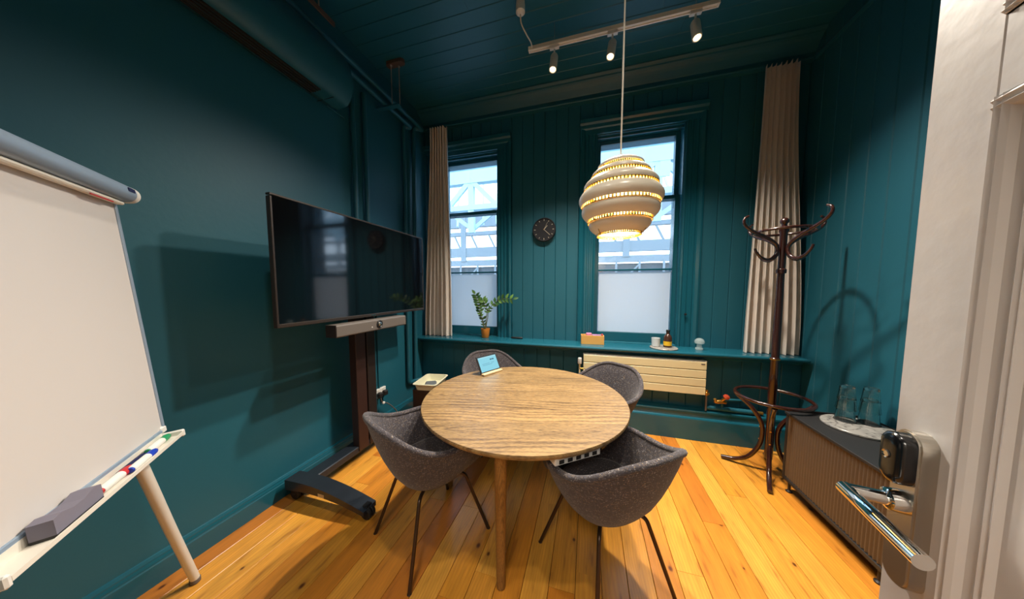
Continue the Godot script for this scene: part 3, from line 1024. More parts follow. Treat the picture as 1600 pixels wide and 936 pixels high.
func make_chair() -> Node3D:
	var t := thing("tub_chair", "", "chair", Vector3.ZERO, 0.0, "speckled grey tub chairs around the round table")
	var N := 72
	var st := S()
	st.set_smooth_group(1)
	# outer shell: [share of the way from the bottom to the edge, share of the edge's reach]
	var outer := [[0.0, 0.0], [0.0, 0.22], [0.012, 0.36], [0.05, 0.48], [0.12, 0.58], [0.25, 0.69], [0.42, 0.785], [0.6, 0.865], [0.8, 0.94], [0.95, 0.985], [1.0, 1.0]]
	var inner := [[1.0, 0.955], [0.95, 0.925], [0.8, 0.87], [0.6, 0.80], [0.42, 0.745], [0.30, 0.70], [0.24, 0.62], [0.22, 0.4], [0.22, 0.0]]
	var bottom := 0.36
	for pair in [[outer, "shell", 1.0], [inner, "lining", -1.0]]:
		st = S()
		st.set_smooth_group(1)
		var rows: Array = pair[0]
		for i in rows.size() - 1:
			for k in N:
				var ra := chair_rim(TAU * k / N - PI)
				var rb := chair_rim(TAU * (k + 1) / N - PI)
				var P := []
				for q in [[ra, rows[i]], [rb, rows[i]], [rb, rows[i + 1]], [ra, rows[i + 1]]]:
					var r: Vector3 = q[0]
					var hb: float = bottom + (r.y - bottom) * q[1][0]
					if pair[1] == "lining" and q[1][0] < 0.29: hb = minf(lerpf(0.435, hb, clampf((q[1][0] - 0.24) * 16.0, 0, 1)), r.y)
					P.append(Vector3(r.x * q[1][1], hb, r.z * q[1][1] - (1.0 - q[1][1]) * 0.02))
				var mid: Vector3 = (P[0] + P[2]) * 0.5
				var out: Vector3 = (Vector3(mid.x, 0, mid.z).normalized() * 0.6 + Vector3(0, -0.5, 0)) * pair[2]
				quad(st, P[0], P[1], P[2], P[3], out)
		obj(pair[1], st, M.tweed, t)
	# padded edge
	var ring := []
	for k in N:
		var r := chair_rim(TAU * k / N - PI)
		ring.append(Vector3(r.x * 0.977, r.y, r.z * 0.977))
	var e := tobj("padded_edge", ring, 0.0155, M.tweed, t, 8, true)
	# seat cushion
	st = S()
	st.set_smooth_group(1)
	var cs := [[0.0, 0.0], [0.0, 0.55], [0.006, 0.62], [0.03, 0.655], [0.045, 0.63], [0.052, 0.55], [0.056, 0.3], [0.056, 0.0]]
	for i in cs.size() - 1:
		for k in N:
			var ra := chair_rim(TAU * k / N - PI)
			var rb := chair_rim(TAU * (k + 1) / N - PI)
			var P := []
			for q in [[ra, cs[i]], [rb, cs[i]], [rb, cs[i + 1]], [ra, cs[i + 1]]]:
				P.append(Vector3(q[0].x * q[1][1], 0.425 + q[1][0], q[0].z * q[1][1] - 0.03))
			var mid: Vector3 = (P[0] + P[2]) * 0.5
			quad(st, P[0], P[1], P[2], P[3], Vector3(mid.x, (cs[i][0] - 0.03) * 20.0, mid.z))
	obj("seat_cushion", st, M.tweed, t)
	lobj("mount", disc_prof(0.12, 0.345, 0.366, 0.004), M.chair_leg, t, Transform3D(Basis(), Vector3(0, 0, -0.01)))
	for sx in [-1.0, 1.0]:
		for sz in [-1.0, 1.0]:
			var pts := round_corners([Vector3(sx * 0.04, 0.356, sz * 0.04), Vector3(sx * 0.135, 0.366, sz * 0.14), Vector3(sx * 0.225, 0.004, sz * 0.245)], 0.035)
			var leg := tobj("leg", pts, 0.0095, M.chair_leg, t, 12)
			lobj("foot", disc_prof(0.011, 0, 0.006), M.rubber, leg, Transform3D(Basis(), Vector3(sx * 0.2255, 0, sz * 0.2455)), 12)
	return t

func build_chairs() -> void:
	var c := make_chair()
	var spots := [
		[-0.869, -1.312, 28.5, "speckled grey tub chair at the table, beside the television stand's foot"],
		[0.093, -1.357, -36.8, "speckled grey tub chair at the table, turned towards the waste box corner"],
		[-0.84, -2.38, 140.0, "speckled grey tub chair behind the tablet, backing onto the ledge"],
		[0.09, -2.21, 218.0, "speckled grey tub chair in front of the cream radiator"]]
	for i in 4:
		var s = spots[i]
		var o: Node3D = c if i == 0 else dup(c, Vector3.ZERO, 0)
		o.position = Vector3(s[0], 0, s[1])
		o.rotation.y = -deg_to_rad(s[2])
		o.set_meta("label", s[3])

func build_television() -> void:
	var x := -1.66
	var z0 := -2.435
	var z1 := -1.055
	var y0 := 1.228
	var y1 := 1.968
	var zc := (z0 + z1) / 2
	var yc := (y0 + y1) / 2
	var tv := thing("television", "large black flat television facing the table", "television", Vector3(x, 0, zc))
	var w := z1 - z0
	var h := y1 - y0
	var st := S()
	var bz := 0.011
	cbox(st, Vector3(-0.010, y1 - bz / 2, 0), Vector3(0.032, bz, w), 0.002)
	cbox(st, Vector3(-0.010, y0 + bz, 0), Vector3(0.032, bz * 2, w), 0.002)
	for s in [-1.0, 1.0]: cbox(st, Vector3(-0.010, yc, s * (w - bz) / 2), Vector3(0.032, h - bz * 3, bz), 0.002)
	obj("bezel", st, M.bezel, tv)
	box("screen", Vector3(0.000, yc + bz * 0.5, 0), Vector3(0.006, h - bz * 3, w - bz * 2), M.screen, tv, 0)
	box("back_cover", Vector3(-0.036, yc, 0), Vector3(0.03, h * 0.92, w * 0.94), M.black, tv, 0.01)
	box("logo", Vector3(0.0065, y0 + bz, 0), Vector3(0.001, 0.006, 0.05), M.steel, tv, 0)

	var sb := thing("conference_bar", "grey video conference bar with a round lens under the television", "camera bar", Vector3(x + 0.03, 1.165, -1.70))
	st = S()
	extrude(st, rrect(0.09, 0.085, 0.012), 0.69, Transform3D(Basis(), Vector3(0, 0, -0.345)), false)
	obj("body", st, M.bar_grey, sb)
	for s in [-1.0, 1.0]: box("end_cap", Vector3(0, 0, s * 0.3475), Vector3(0.09, 0.084, 0.006), M.stand, sb, 0.002)
	lobj("lens_ring", [Vector2(0, 0), Vector2(0.03, 0), Vector2(0.03, 0.006), Vector2(0.024, 0.009), Vector2(0.020, 0.006), Vector2(0, 0.006)], M.black, sb, Transform3D(Basis(Vector3.FORWARD, PI / 2), Vector3(0.045, 0.005, -0.03)))
	lobj("lens", [Vector2(0, 0.0), Vector2(0.017, 0), Vector2(0.016, 0.004), Vector2(0.01, 0.008), Vector2(0, 0.0095)], M.steel, sb, Transform3D(Basis(Vector3.FORWARD, PI / 2), Vector3(0.05, 0.005, -0.03)))
	box("indicator", Vector3(0.0458, -0.01, 0.045), Vector3(0.001, 0.008, 0.008), M.white_plastic, sb, 0)

	var sd := thing("television_stand", "dark wheeled television stand with curved feet against the teal wall", "stand", Vector3(-1.84, 0, -1.80))
	box("post", Vector3(0, 0.80, 0.045), Vector3(0.07, 1.42, 0.10), M.dark_wood, sd, 0.004)
	box("post", Vector3(0, 0.80, -0.065), Vector3(0.07, 1.42, 0.09), M.stand, sd, 0.004)
	box("cable_channel", Vector3(-0.012, 0.80, -0.010), Vector3(0.035, 1.42, 0.03), M.rubber, sd, 0.002)
	box("mount_plate", Vector3(0.072, 1.50, -0.0), Vector3(0.09, 0.30, 0.42), M.stand, sd, 0.004)
	box("bar_bracket", Vector3(0.0995, 1.165, 0.04), Vector3(0.128, 0.03, 0.12), M.stand, sd, 0.003)
	box("cross_bar", Vector3(-0.03, 0.105, 0.0475), Vector3(0.11, 0.055, 0.84), M.stand_top, sd, 0.006)
	for zz in [0.515, -0.42]:
		var poly := PackedVector2Array()
		var low := PackedVector2Array()
		for k in 17:
			var u := k / 16.0
			var px := -0.12 + 0.66 * u
			var py := 0.150 - 0.075 * pow(maxf(u - 0.12, 0.0) / 0.88, 1.8) + 0.012 * sin(u * PI)
			poly.append(Vector2(px, py))
			low.append(Vector2(px, py - lerpf(0.07, 0.03, u)))
		low.reverse()
		poly.append_array(low)
		st = S()
		extrude(st, poly, 0.10, Transform3D(Basis(), Vector3(0, 0, zz - 0.05)))
		var ft := obj("foot", st, M.stand_top, sd)
		box("rating_label", Vector3(0.20, 0.108, zz + 0.0505), Vector3(0.05, 0.022, 0.001), M.taupe, ft, 0)
		for cx in [-0.075, 0.525]:
			var cas := obj("caster", caster_shape(cx, zz), M.rubber, sd)
			box("fork", Vector3(cx - 0.008, 0.072, zz), Vector3(0.04, 0.03, 0.05), M.black, cas, 0.004)

func caster_shape(cx: float, zz: float) -> SurfaceTool:
	var st := S()
	for s in [-1.0, 1.0]:
		lathe(st, [Vector2(0, -0.011), Vector2(0.032, -0.011), Vector2(0.037, -0.007), Vector2(0.037, 0.007), Vector2(0.032, 0.011), Vector2(0.014, 0.011), Vector2(0.012, 0.013), Vector2(0, 0.013)], 28, Transform3D(Basis(Vector3.RIGHT, PI / 2), Vector3(cx, 0.0372, zz + s * 0.015)))
	return st

func build_flip_chart() -> void:
	var p1 := Vector3(-1.70, 0.856, -0.640)
	var X := Vector3(-0.727, 0, -0.687).normalized()
	var Y := Vector3(-0.051, 0.997, 0.054).normalized()
	var Z := X.cross(Y).normalized()
	var xf := Transform3D(Basis(X, Y, Z), p1)
	var f := thing("flip_chart", "white flip chart easel with pen tray in front of the teal wall", "flip chart")
	var bd := Node3D.new()
	bd.name = "board"
	var st := S()
	cbox(st, xf * Vector3(-0.36, 0.475, -0.011), Vector3(0.70, 0.93, 0.018), 0.001, xf.basis)
	var board := obj("whiteboard", st, M.board_white, f)
	bd.free()
	for s in [[-0.005, 0.475, 0.012, 0.95], [-0.715, 0.475, 0.012, 0.95]]:
		box("edge_strip", xf * Vector3(s[0], s[1], -0.009), Vector3(s[2], s[3], 0.024), M.alu, board, 0.002, xf.basis)
	box("edge_strip", xf * Vector3(-0.36, 0.004, -0.009), Vector3(0.70, 0.014, 0.024), M.alu, board, 0.002, xf.basis)
	box("corner_cap", xf * Vector3(-0.010, 0.008, -0.008), Vector3(0.03, 0.03, 0.028), M.white_plastic, board, 0.006, xf.basis)
	# clamp along the top
	var prof := PackedVector2Array()
	for k in 13:
		var a := -PI / 2 + PI * k / 12
		prof.append(Vector2(0.028 + cos(a) * 0.030, 0.03 + sin(a) * 0.031))
	prof.append_array(PackedVector2Array([Vector2(-0.022, 0.061), Vector2(-0.022, -0.001)]))
	st = S()
	extrude(st, prof, 0.74, Transform3D(Basis(Z, Y, -X), xf * Vector3(0.0, 0.93, 0)), true)
	var clamp_bar := obj("clamp_bar", st, M.alu, f)
	st = S()
	extrude(st, prof, 0.022, Transform3D(Basis(Z, Y, -X), xf * Vector3(0.021, 0.93, 0)), true)
	obj("end_cap", st, M.white_plastic, clamp_bar)
	box("maker_badge", xf * Vector3(-0.03, 0.967, 0.0585), Vector3(0.034, 0.013, 0.003), M.navy, clamp_bar, 0, xf.basis)
	box("clamp_lip", xf * Vector3(-0.36, 0.921, 0.016), Vector3(0.70, 0.014, 0.022), M.white_metal, clamp_bar, 0.004, xf.basis)
	box("red_mark", xf * Vector3(-0.12, 0.912, 0.026), Vector3(0.10, 0.004, 0.003), M.red, clamp_bar, 0, xf.basis)
	# tray
	var tp := PackedVector2Array([Vector2(-0.004, -0.03), Vector2(0.053, -0.03), Vector2(0.058, -0.026), Vector2(0.058, -0.014), Vector2(0.054, -0.014), Vector2(0.051, -0.025), Vector2(0.0, -0.025), Vector2(0.0, 0.0), Vector2(-0.004, 0.0)])
	st = S()
	extrude(st, tp, 0.66, Transform3D(Basis(Z, Y, -X), xf * Vector3(-0.03, 0.0, 0.004)))
	var tray := obj("pen_tray", st, M.white_metal, f)
	for xx in [-0.024, -0.696]:
		box("tray_end", xf * Vector3(xx, -0.02, 0.030), Vector3(0.014, 0.03, 0.066), M.white_plastic, tray, 0.004, xf.basis)
	# legs
	var foot_r := Vector3(-1.841, 0, -0.744)
	var foot_l := foot_r - X * 1.05
	var hub := xf * Vector3(-0.36, 0.84, -0.05)
	for q in [[foot_r, -0.13], [foot_l, -0.58]]:
		var top := xf * Vector3(q[1], 0.30, -0.04)
		var fl: Vector3 = q[0]
		var a := xf * Vector3(q[1] + (0.02 if q[1] > -0.3 else -0.02), -0.03, -0.035)
		var leg := tobj("leg", [fl + Vector3(0, 0.02, 0), fl.lerp(a, 0.5), a, top], [0.017, 0.018, 0.019, 0.019], M.white_metal, f, 20)
		lobj("rubber_foot", disc_prof(0.0195, 0, 0.026, 0.004), M.bar_grey, leg, Transform3D(Basis(), fl), 20)
	var foot_b := Vector3(-1.83, 0, -0.02)
	var back := tobj("leg", [foot_b + Vector3(0, 0.02, 0), foot_b.lerp(hub, 0.5), hub], 0.017, M.white_metal, f, 16)
	lobj("rubber_foot", disc_prof(0.0195, 0, 0.026, 0.004), M.bar_grey, back, Transform3D(Basis(), foot_b), 20)
	box("hub_bracket", xf * Vector3(-0.36, 0.80, -0.035), Vector3(0.30, 0.12, 0.03), M.white_metal, f, 0.004, xf.basis)

	# eraser
	var er := thing("eraser", "grey felt board eraser lying in the flip chart tray", "eraser")
	er.transform = Transform3D(xf.basis, xf * Vector3(-0.497, -0.025, 0.030))
	var ep := PackedVector2Array([Vector2(-0.072, 0), Vector2(0.072, 0), Vector2(0.072, 0.038), Vector2(0.05, 0.044), Vector2(0.016, 0.034), Vector2(-0.018, 0.034), Vector2(-0.048, 0.044), Vector2(-0.072, 0.040)])
	st = S()
	extrude(st, ep, 0.040, Transform3D(Basis(), Vector3(0, 0.008, -0.020)))
	obj("grip", st, M.grey_felt, er)
	box("felt_pad", Vector3(0, 0.004, 0), Vector3(0.143, 0.008, 0.042), M.black, er, 0.001)
	# markers
	var pens := [
		["whiteboard_marker", "white marker with a red cap next to the eraser in the tray", -0.335, 0.030, 1.0, M.red, 0.012],
		["whiteboard_marker", "white marker with a blue cap in the tray", -0.235, 0.043, 1.0, M.blue, 0.0115],
		["whiteboard_marker", "white marker with a green cap at the tray's outer end", -0.105, 0.024, 1.0, M.green, 0.012],
		["whiteboard_marker", "thin dark blue marker behind the blue capped marker", -0.235, 0.016, 1.0, M.navy, 0.008]]
	for p in pens:
		var mk := thing(p[0], p[1], "marker", Vector3.ZERO, 0, "markers in the flip chart tray")
		mk.transform = Transform3D(xf.basis * Basis(Vector3.FORWARD, PI / 2), xf * Vector3(p[2], -0.0245 + p[6], p[3]))
		var r: float = p[6]
		var body: Material = M.navy if p[5] == M.navy else M.white_plastic
		lobj("barrel", [Vector2(0, -0.062), Vector2(r * 0.85, -0.062), Vector2(r, -0.058), Vector2(r, 0.02), Vector2(0, 0.02)], body, mk, Transform3D(), 16)
		lobj("cap", [Vector2(0, 0.02), Vector2(r, 0.02), Vector2(r, 0.05), Vector2(r * 0.7, 0.064), Vector2(0, 0.066)], p[5], mk, Transform3D(), 16)
		if body != M.navy: lobj("end_plug", [Vector2(0, -0.067), Vector2(r * 0.7, -0.067), Vector2(r * 0.8, -0.0621), Vector2(0, -0.0621)], p[5], mk, Transform3D(), 16)

func build_sideboard() -> void:
	var x0 := 1.38
	var x1 := 1.812
	var z0 := -2.31
	var z1 := -1.02
	var y0 := 0.085
	var y1 := 0.578
	var s := thing("sideboard", "low black metal sideboard with a ribbed bronze front", "sideboard")
	var xc := (x0 + x1) / 2
	var zc := (z0 + z1) / 2
	var dz := z1 - z0
	box("top", Vector3(xc, y1 - 0.009, zc), Vector3(x1 - x0 + 0.012, 0.018, dz + 0.012), M.cabinet, s, 0.002)
	box("back_lip", Vector3(x1, y1 + 0.008, zc), Vector3(0.006, 0.02, dz), M.cabinet, s, 0.001)
	box("end_lip", Vector3(xc, y1 + 0.008, z0), Vector3(x1 - x0, 0.02, 0.006), M.cabinet, s, 0.001)
	box("side_panel", Vector3(xc, (y0 + y1 - 0.018) / 2, z0 + 0.01), Vector3(x1 - x0, y1 - 0.018 - y0, 0.02), M.cabinet, s, 0.002)
	box("side_panel", Vector3(xc, (y0 + y1 - 0.018) / 2, z1 - 0.01), Vector3(x1 - x0, y1 - 0.018 - y0, 0.02), M.cabinet, s, 0.002)
	box("bottom_panel", Vector3(xc, y0 + 0.012, zc), Vector3(x1 - x0, 0.024, dz - 0.04), M.cabinet, s, 0.002)
	box("back_panel", Vector3(x1 - 0.006, (y0 + y1) / 2, zc), Vector3(0.012, y1 - y0 - 0.05, dz - 0.04), M.cabinet, s, 0)
	# ribbed sliding fronts
	var st := S()
	st.set_smooth_group(1)
	var pitch := 0.0205
	var steps := 8
	var za := z0 + 0.022
	var n := int((dz - 0.044) / pitch) * steps
	for i in n:
		var a := za + i * pitch / steps
		var b := za + (i + 1) * pitch / steps
		var xa := x0 + 0.008 - 0.0048 * cos(TAU * i / steps)
		var xb := x0 + 0.008 - 0.0048 * cos(TAU * (i + 1) / steps)
		quad(st, Vector3(xa, y0 + 0.026, a), Vector3(xb, y0 + 0.026, b), Vector3(xb, y1 - 0.02, b), Vector3(xa, y1 - 0.02, a), Vector3.LEFT)
		quad(st, Vector3(x0 + 0.014, y0 + 0.026, a), Vector3(x0 + 0.014, y0 + 0.026, b), Vector3(x0 + 0.014, y1 - 0.02, b), Vector3(x0 + 0.014, y1 - 0.02, a), Vector3.RIGHT)
	obj("ribbed_front", st, M.corrugated, s)
	for zz in [z0 + 0.03, zc, z1 - 0.03]:
		for xx in [x0 + 0.03, x1 - 0.03]:
			lobj("foot", [Vector2(0, 0), Vector2(0.018, 0), Vector2(0.018, 0.008), Vector2(0.008, 0.014), Vector2(0.008, y0), Vector2(0, y0)], M.cabinet, s, Transform3D(Basis(), Vector3(xx, 0, zz)), 16)

	var yb := y1 + 0.0005
	var mb := lobj("serving_board", [Vector2(0, 0), Vector2(0.157, 0), Vector2(0.161, 0.004), Vector2(0.161, 0.011), Vector2(0.158, 0.014), Vector2(0, 0.014)], M.marble, null, Transform3D(), 64)
	mb.position = Vector3(1.645, yb, -2.140)
	tag(mb, "round grey veined marble board on the black sideboard", "board")
	var names := [["farther from the boarded wall", Vector3(1.628, yb + 0.0145, -2.212)], ["closest to the boarded wall", Vector3(1.733, yb + 0.0145, -2.196)]]
	for k in 2:
		var at: Vector3 = names[k][1]
		var co := lobj("coaster", disc_prof(0.0505, 0, 0.004, 0.001), M.coaster, null, Transform3D(), 32)
		co.position = at
		tag(co, "round dark coaster under the stack of glasses %s" % names[k][0], "coaster", "coasters under the glasses")
		for j in 2:
			var gl := tumbler("drinking_glass")
			gl.position = at + Vector3(0, 0.0045 + j * 0.072, 0)
			tag(gl, "clear faceted glass upside down, %s of the stack %s" % ["topmost" if j == 1 else "lowest", names[k][0]], "glass", "stacked drinking glasses")

func tumbler(called: String) -> MeshInstance3D:
	# stands upside down: rim at y = 0, base on top; faceted outside, ring halfway
	var prof := [Vector2(0.0440, 0.0), Vector2(0.0465, 0.0), Vector2(0.0466, 0.002), Vector2(0.0402, 0.062), Vector2(0.0418, 0.070), Vector2(0.0392, 0.078), Vector2(0.0325, 0.150), Vector2(0.030, 0.154), Vector2(0, 0.154), Vector2(0, 0.141), Vector2(0.0275, 0.140), Vector2(0.0303, 0.133), Vector2(0.0375, 0.060), Vector2(0.0438, 0.001)]
	var st := S()
	lathe(st, prof, 14, Transform3D(), 20.0, true)
	return obj(called, st, M.glass, null)

func build_coat_stand() -> void:
	var t := thing("coat_stand", "dark brown bentwood coat stand with curled hooks beside the sideboard", "coat stand", Vector3(1.385, 0, -2.475), deg_to_rad(20))
	var post := [Vector2(0, 0.12), Vector2(0.024, 0.12), Vector2(0.026, 0.16), Vector2(0.026, 0.90), Vector2(0.029, 0.905), Vector2(0.029, 0.92), Vector2(0.025, 0.925), Vector2(0.021, 1.56), Vector2(0.030, 1.565), Vector2(0.030, 1.59), Vector2(0.022, 1.60), Vector2(0.022, 1.86), Vector2(0.028, 1.87), Vector2(0.028, 1.90), Vector2(0.018, 1.905), Vector2(0.016, 1.92)]
	for k in 7:
		var a := -0.9 + (PI / 2 + 0.9) * k / 6
		post.append(Vector2(0.026 * cos(a), 1.945 + 0.026 * sin(a)))
	lobj("post", post, M.bentwood, t, Transform3D(), 24)
	lobj("collar", [Vector2(0.026, 0.908), Vector2(0.0305, 0.908), Vector2(0.0305, 0.916), Vector2(0.026, 0.916)], M.brass, t, Transform3D(), 24)
	for k in 4:
		var a := k * PI / 2 + PI / 4
		var d := Vector3(cos(a), 0, sin(a))
		var L := func(r: float, y: float) -> Vector3: return d * r + Vector3.UP * y
		var leg := smooth_path([L.call(0.215, 0.60), L.call(0.195, 0.575), L.call(0.115, 0.50), L.call(0.055, 0.40), L.call(0.043, 0.30), L.call(0.062, 0.19), L.call(0.12, 0.085), L.call(0.20, 0.035), L.call(0.265, 0.022), L.call(0.285, 0.017)], 5)
		var lg := tobj("leg", leg, 0.0155, M.bentwood, t, 12)
		for y in [0.26, 0.36]: lobj("screw", [Vector2(0, 0), Vector2(0.006, 0), Vector2(0.005, 0.003), Vector2(0, 0.004)], M.brass, lg, along(L.call(0.059, y), d), 10)
		a = k * PI / 2 + deg_to_rad(4.5)
		var e := Vector3(cos(a), 0, sin(a))
		L = func(r: float, y: float) -> Vector3: return e * r + Vector3.UP * y
		var hook := smooth_path([L.call(0.205, 1.745), L.call(0.19, 1.715), L.call(0.15, 1.678), L.call(0.10, 1.665), L.call(0.055, 1.69), L.call(0.038, 1.735), L.call(0.055, 1.78), L.call(0.12, 1.825), L.call(0.20, 1.86), L.call(0.262, 1.893), L.call(0.295, 1.93), L.call(0.292, 1.965), L.call(0.265, 1.982)], 5)
		var rads := []
		for i in hook.size():
			var u := float(i) / (hook.size() - 1)
			rads.append(0.0125 * (0.6 + 0.4 * sin(clampf(u, 0.02, 0.98) * PI)))
		tobj("hook", hook, rads, M.bentwood, t, 12)
	var ring := []
	var ring2 := []
	for k in 48:
		var a := TAU * k / 48
		ring.append(Vector3(cos(a) * 0.222, 0.614, sin(a) * 0.222))
		ring2.append(Vector3(cos(a) * 0.17, 1.872, sin(a) * 0.17))
	tobj("umbrella_ring", ring, 0.0125, M.bentwood, t, 10, true)
	tobj("hook_ring", ring2, 0.0095, M.bentwood, t, 10, true)

func make_curtain(called: String, label: String, xb: Array, xt: Array, z: float, folds: int, seed_: int) -> void:
	var c := thing(called, label, "curtain", Vector3.ZERO, 0, "cream curtains gathered beside the windows")
	rng.seed = seed_
	var rows := 26
	var cols := folds * 14
	var ph := []
	for k in folds + 1: ph.append(rng.randf_range(0.6, 1.15))
	var y0 := LEDGE + 0.004
	var y1 := 3.37
	var grid := []
	for j in rows + 1:
		var v := float(j) / rows
		var row := []
		for i in cols + 1:
			var u := float(i) / cols
			var lo: float = lerpf(xb[0], xt[0], smoothstep(0.0, 1.0, v))
			var hi: float = lerpf(xb[1], xt[1], smoothstep(0.0, 1.0, v))
			var f := u * folds
			var amp: float = lerpf(ph[int(f) % (folds + 1)], ph[(int(f) + 1) % (folds + 1)], f - int(f)) * lerpf(0.040, 0.030, v)
			var wob := sin(f * TAU + 0.5 * sin(v * 3.0 + seed_)) + 0.25 * sin(f * 2.0 * TAU + v * 2.0)
			row.append(Vector3(lerpf(lo, hi, u) + 0.012 * cos(f * TAU), lerpf(y0, y1, v), z + amp * wob))
		grid.append(row)
	for part in [["drape", 0, rows - 2], ["heading_tape", rows - 2, rows]]:
		var st := S()
		for side in [0.0, -0.004]:
			st.set_smooth_group(1 if side == 0.0 else 2)
			for j in range(part[1], part[2]):
				for i in cols:
					var o := Vector3(0, 0, side)
					quad(st, grid[j][i] + o, grid[j][i + 1] + o, grid[j + 1][i + 1] + o, grid[j + 1][i] + o, Vector3(0, 0, 1 if side == 0.0 else -1))
		obj(part[0], st, M.curtain, c)

func build_curtains() -> void:
	make_curtain("curtain", "cream pleated curtain hanging in the corner next to the pipes", [-1.985, -1.64], [-1.86, -1.66], -2.955, 6, 3)
	make_curtain("curtain", "cream pleated curtain hanging behind the coat stand", [1.40, 1.80], [1.44, 1.68], -2.955, 7, 8)

func build_radiator() -> void:
	var x0 := -0.03
	var x1 := 1.07
	var zf := -2.815
	var r := thing("radiator", "cream flat panel radiator under the window ledge", "radiator")
	var y0 := 0.455
	var y1 := 0.772
	var h := (y1 - y0) / 4.0
	for i in 4:
		box("panel", Vector3((x0 + x1) / 2, y0 + (i + 0.5) * h, zf - 0.012), Vector3(x1 - x0, h - 0.008, 0.024), M.cream, r, 0.002)
	box("body", Vector3((x0 + x1) / 2, (y0 + y1) / 2, zf - 0.066), Vector3(x1 - x0 - 0.03, y1 - y0 - 0.012, 0.04), M.cream, r, 0.002)
	box("top_cover", Vector3((x0 + x1) / 2, y1 + 0.003, zf - 0.045), Vector3(x1 - x0 + 0.008, 0.010, 0.088), M.white_metal, r, 0.003)
	box("maker_plate", Vector3(x1 - 0.03, y1 - 0.022, zf + 0.0008), Vector3(0.032, 0.010, 0.0015), M.bar_grey, r, 0)
	for x in [x0 + 0.2, x1 - 0.2]: box("wall_bracket", Vector3(x, 0.6, zf - 0.098), Vector3(0.03, 0.2, 0.034), M.white_metal, r, 0.002)

	var tv := thing("thermostat_valve", "white thermostat knob at the end of the radiator near the table", "valve", Vector3(-0.068, 0.665, -2.83))
	lobj("knob", [Vector2(0, 0), Vector2(0.018, 0), Vector2(0.021, 0.01), Vector2(0.020, 0.06), Vector2(0.015, 0.066), Vector2(0, 0.066)], M.white_plastic, tv, Transform3D(), 20)
	tobj("pipe", [Vector3(0, 0, 0), Vector3(0, -0.36, 0)], 0.008, M.cream, tv, 10)
	tobj("union", [Vector3(0, -0.05, 0), Vector3(0.0375, -0.05, 0)], 0.009, M.brass, tv, 10)

	var v := thing("radiator_valve", "small brass valve at the radiator's lower corner", "valve", Vector3(1.092, 0.30, -2.85))
	tobj("tail", [Vector3(0, 0.0, 0), Vector3(0, 0.17, 0)], 0.008, M.bar_grey, v, 12)
	lobj("nut", [Vector2(0, 0.15), Vector2(0.017, 0.15), Vector2(0.017, 0.175), Vector2(0.012, 0.18), Vector2(0.012, 0.20), Vector2(0, 0.20)], M.brass, v, Transform3D(), 6)
	tobj("union", [Vector3(-0.03, 0.165, 0), Vector3(0.02, 0.165, 0)], 0.011, M.brass, v, 10)

	var p := thing("floor_pipe", "short green insulated pipe resting on the plinth", "pipe", Vector3(0, 0.322, -2.873))
	tobj("pipe", [Vector3(1.10, 0, 0), Vector3(1.50, -0.001, 0)], 0.021, M.teal, p, 16)
	tobj("branch", round_corners([Vector3(1.23, 0, 0), Vector3(1.23, 0.09, 0.0), Vector3(1.40, 0.09, -0.03)], 0.03), 0.011, M.teal, p, 12)
	tobj("end_union", [Vector3(1.50, 0, 0), Vector3(1.545, 0, 0)], 0.015, M.brass, p, 8)

	var rv := thing("stopcock", "brass stopcock with a red handle above the green pipe", "valve", Vector3(1.20, 0.395, -2.845))
	tobj("body", [Vector3(-0.045, 0, 0), Vector3(-0.02, 0.002, 0), Vector3(0.02, 0.01, 0), Vector3(0.05, 0.0, 0)], [0.013, 0.019, 0.019, 0.013], M.brass, rv, 10)
	tobj("spindle", [Vector3(0.0, 0, 0.0), Vector3(0.035, 0.055, 0.02)], 0.012, M.brass, rv, 10)
	lobj("handle", [Vector2(0, 0), Vector2(0.022, 0), Vector2(0.026, 0.006), Vector2(0.024, 0.026), Vector2(0.012, 0.034), Vector2(0, 0.034)], M.copper_red, rv, along(Vector3(0.033, 0.052, 0.019), Vector3(0.035, 0.055, 0.02)), 8)
	tobj("drain_cap", [Vector3(-0.03, 0.0, 0), Vector3(-0.045, 0.03, 0.01)], 0.012, M.brass, rv, 8)

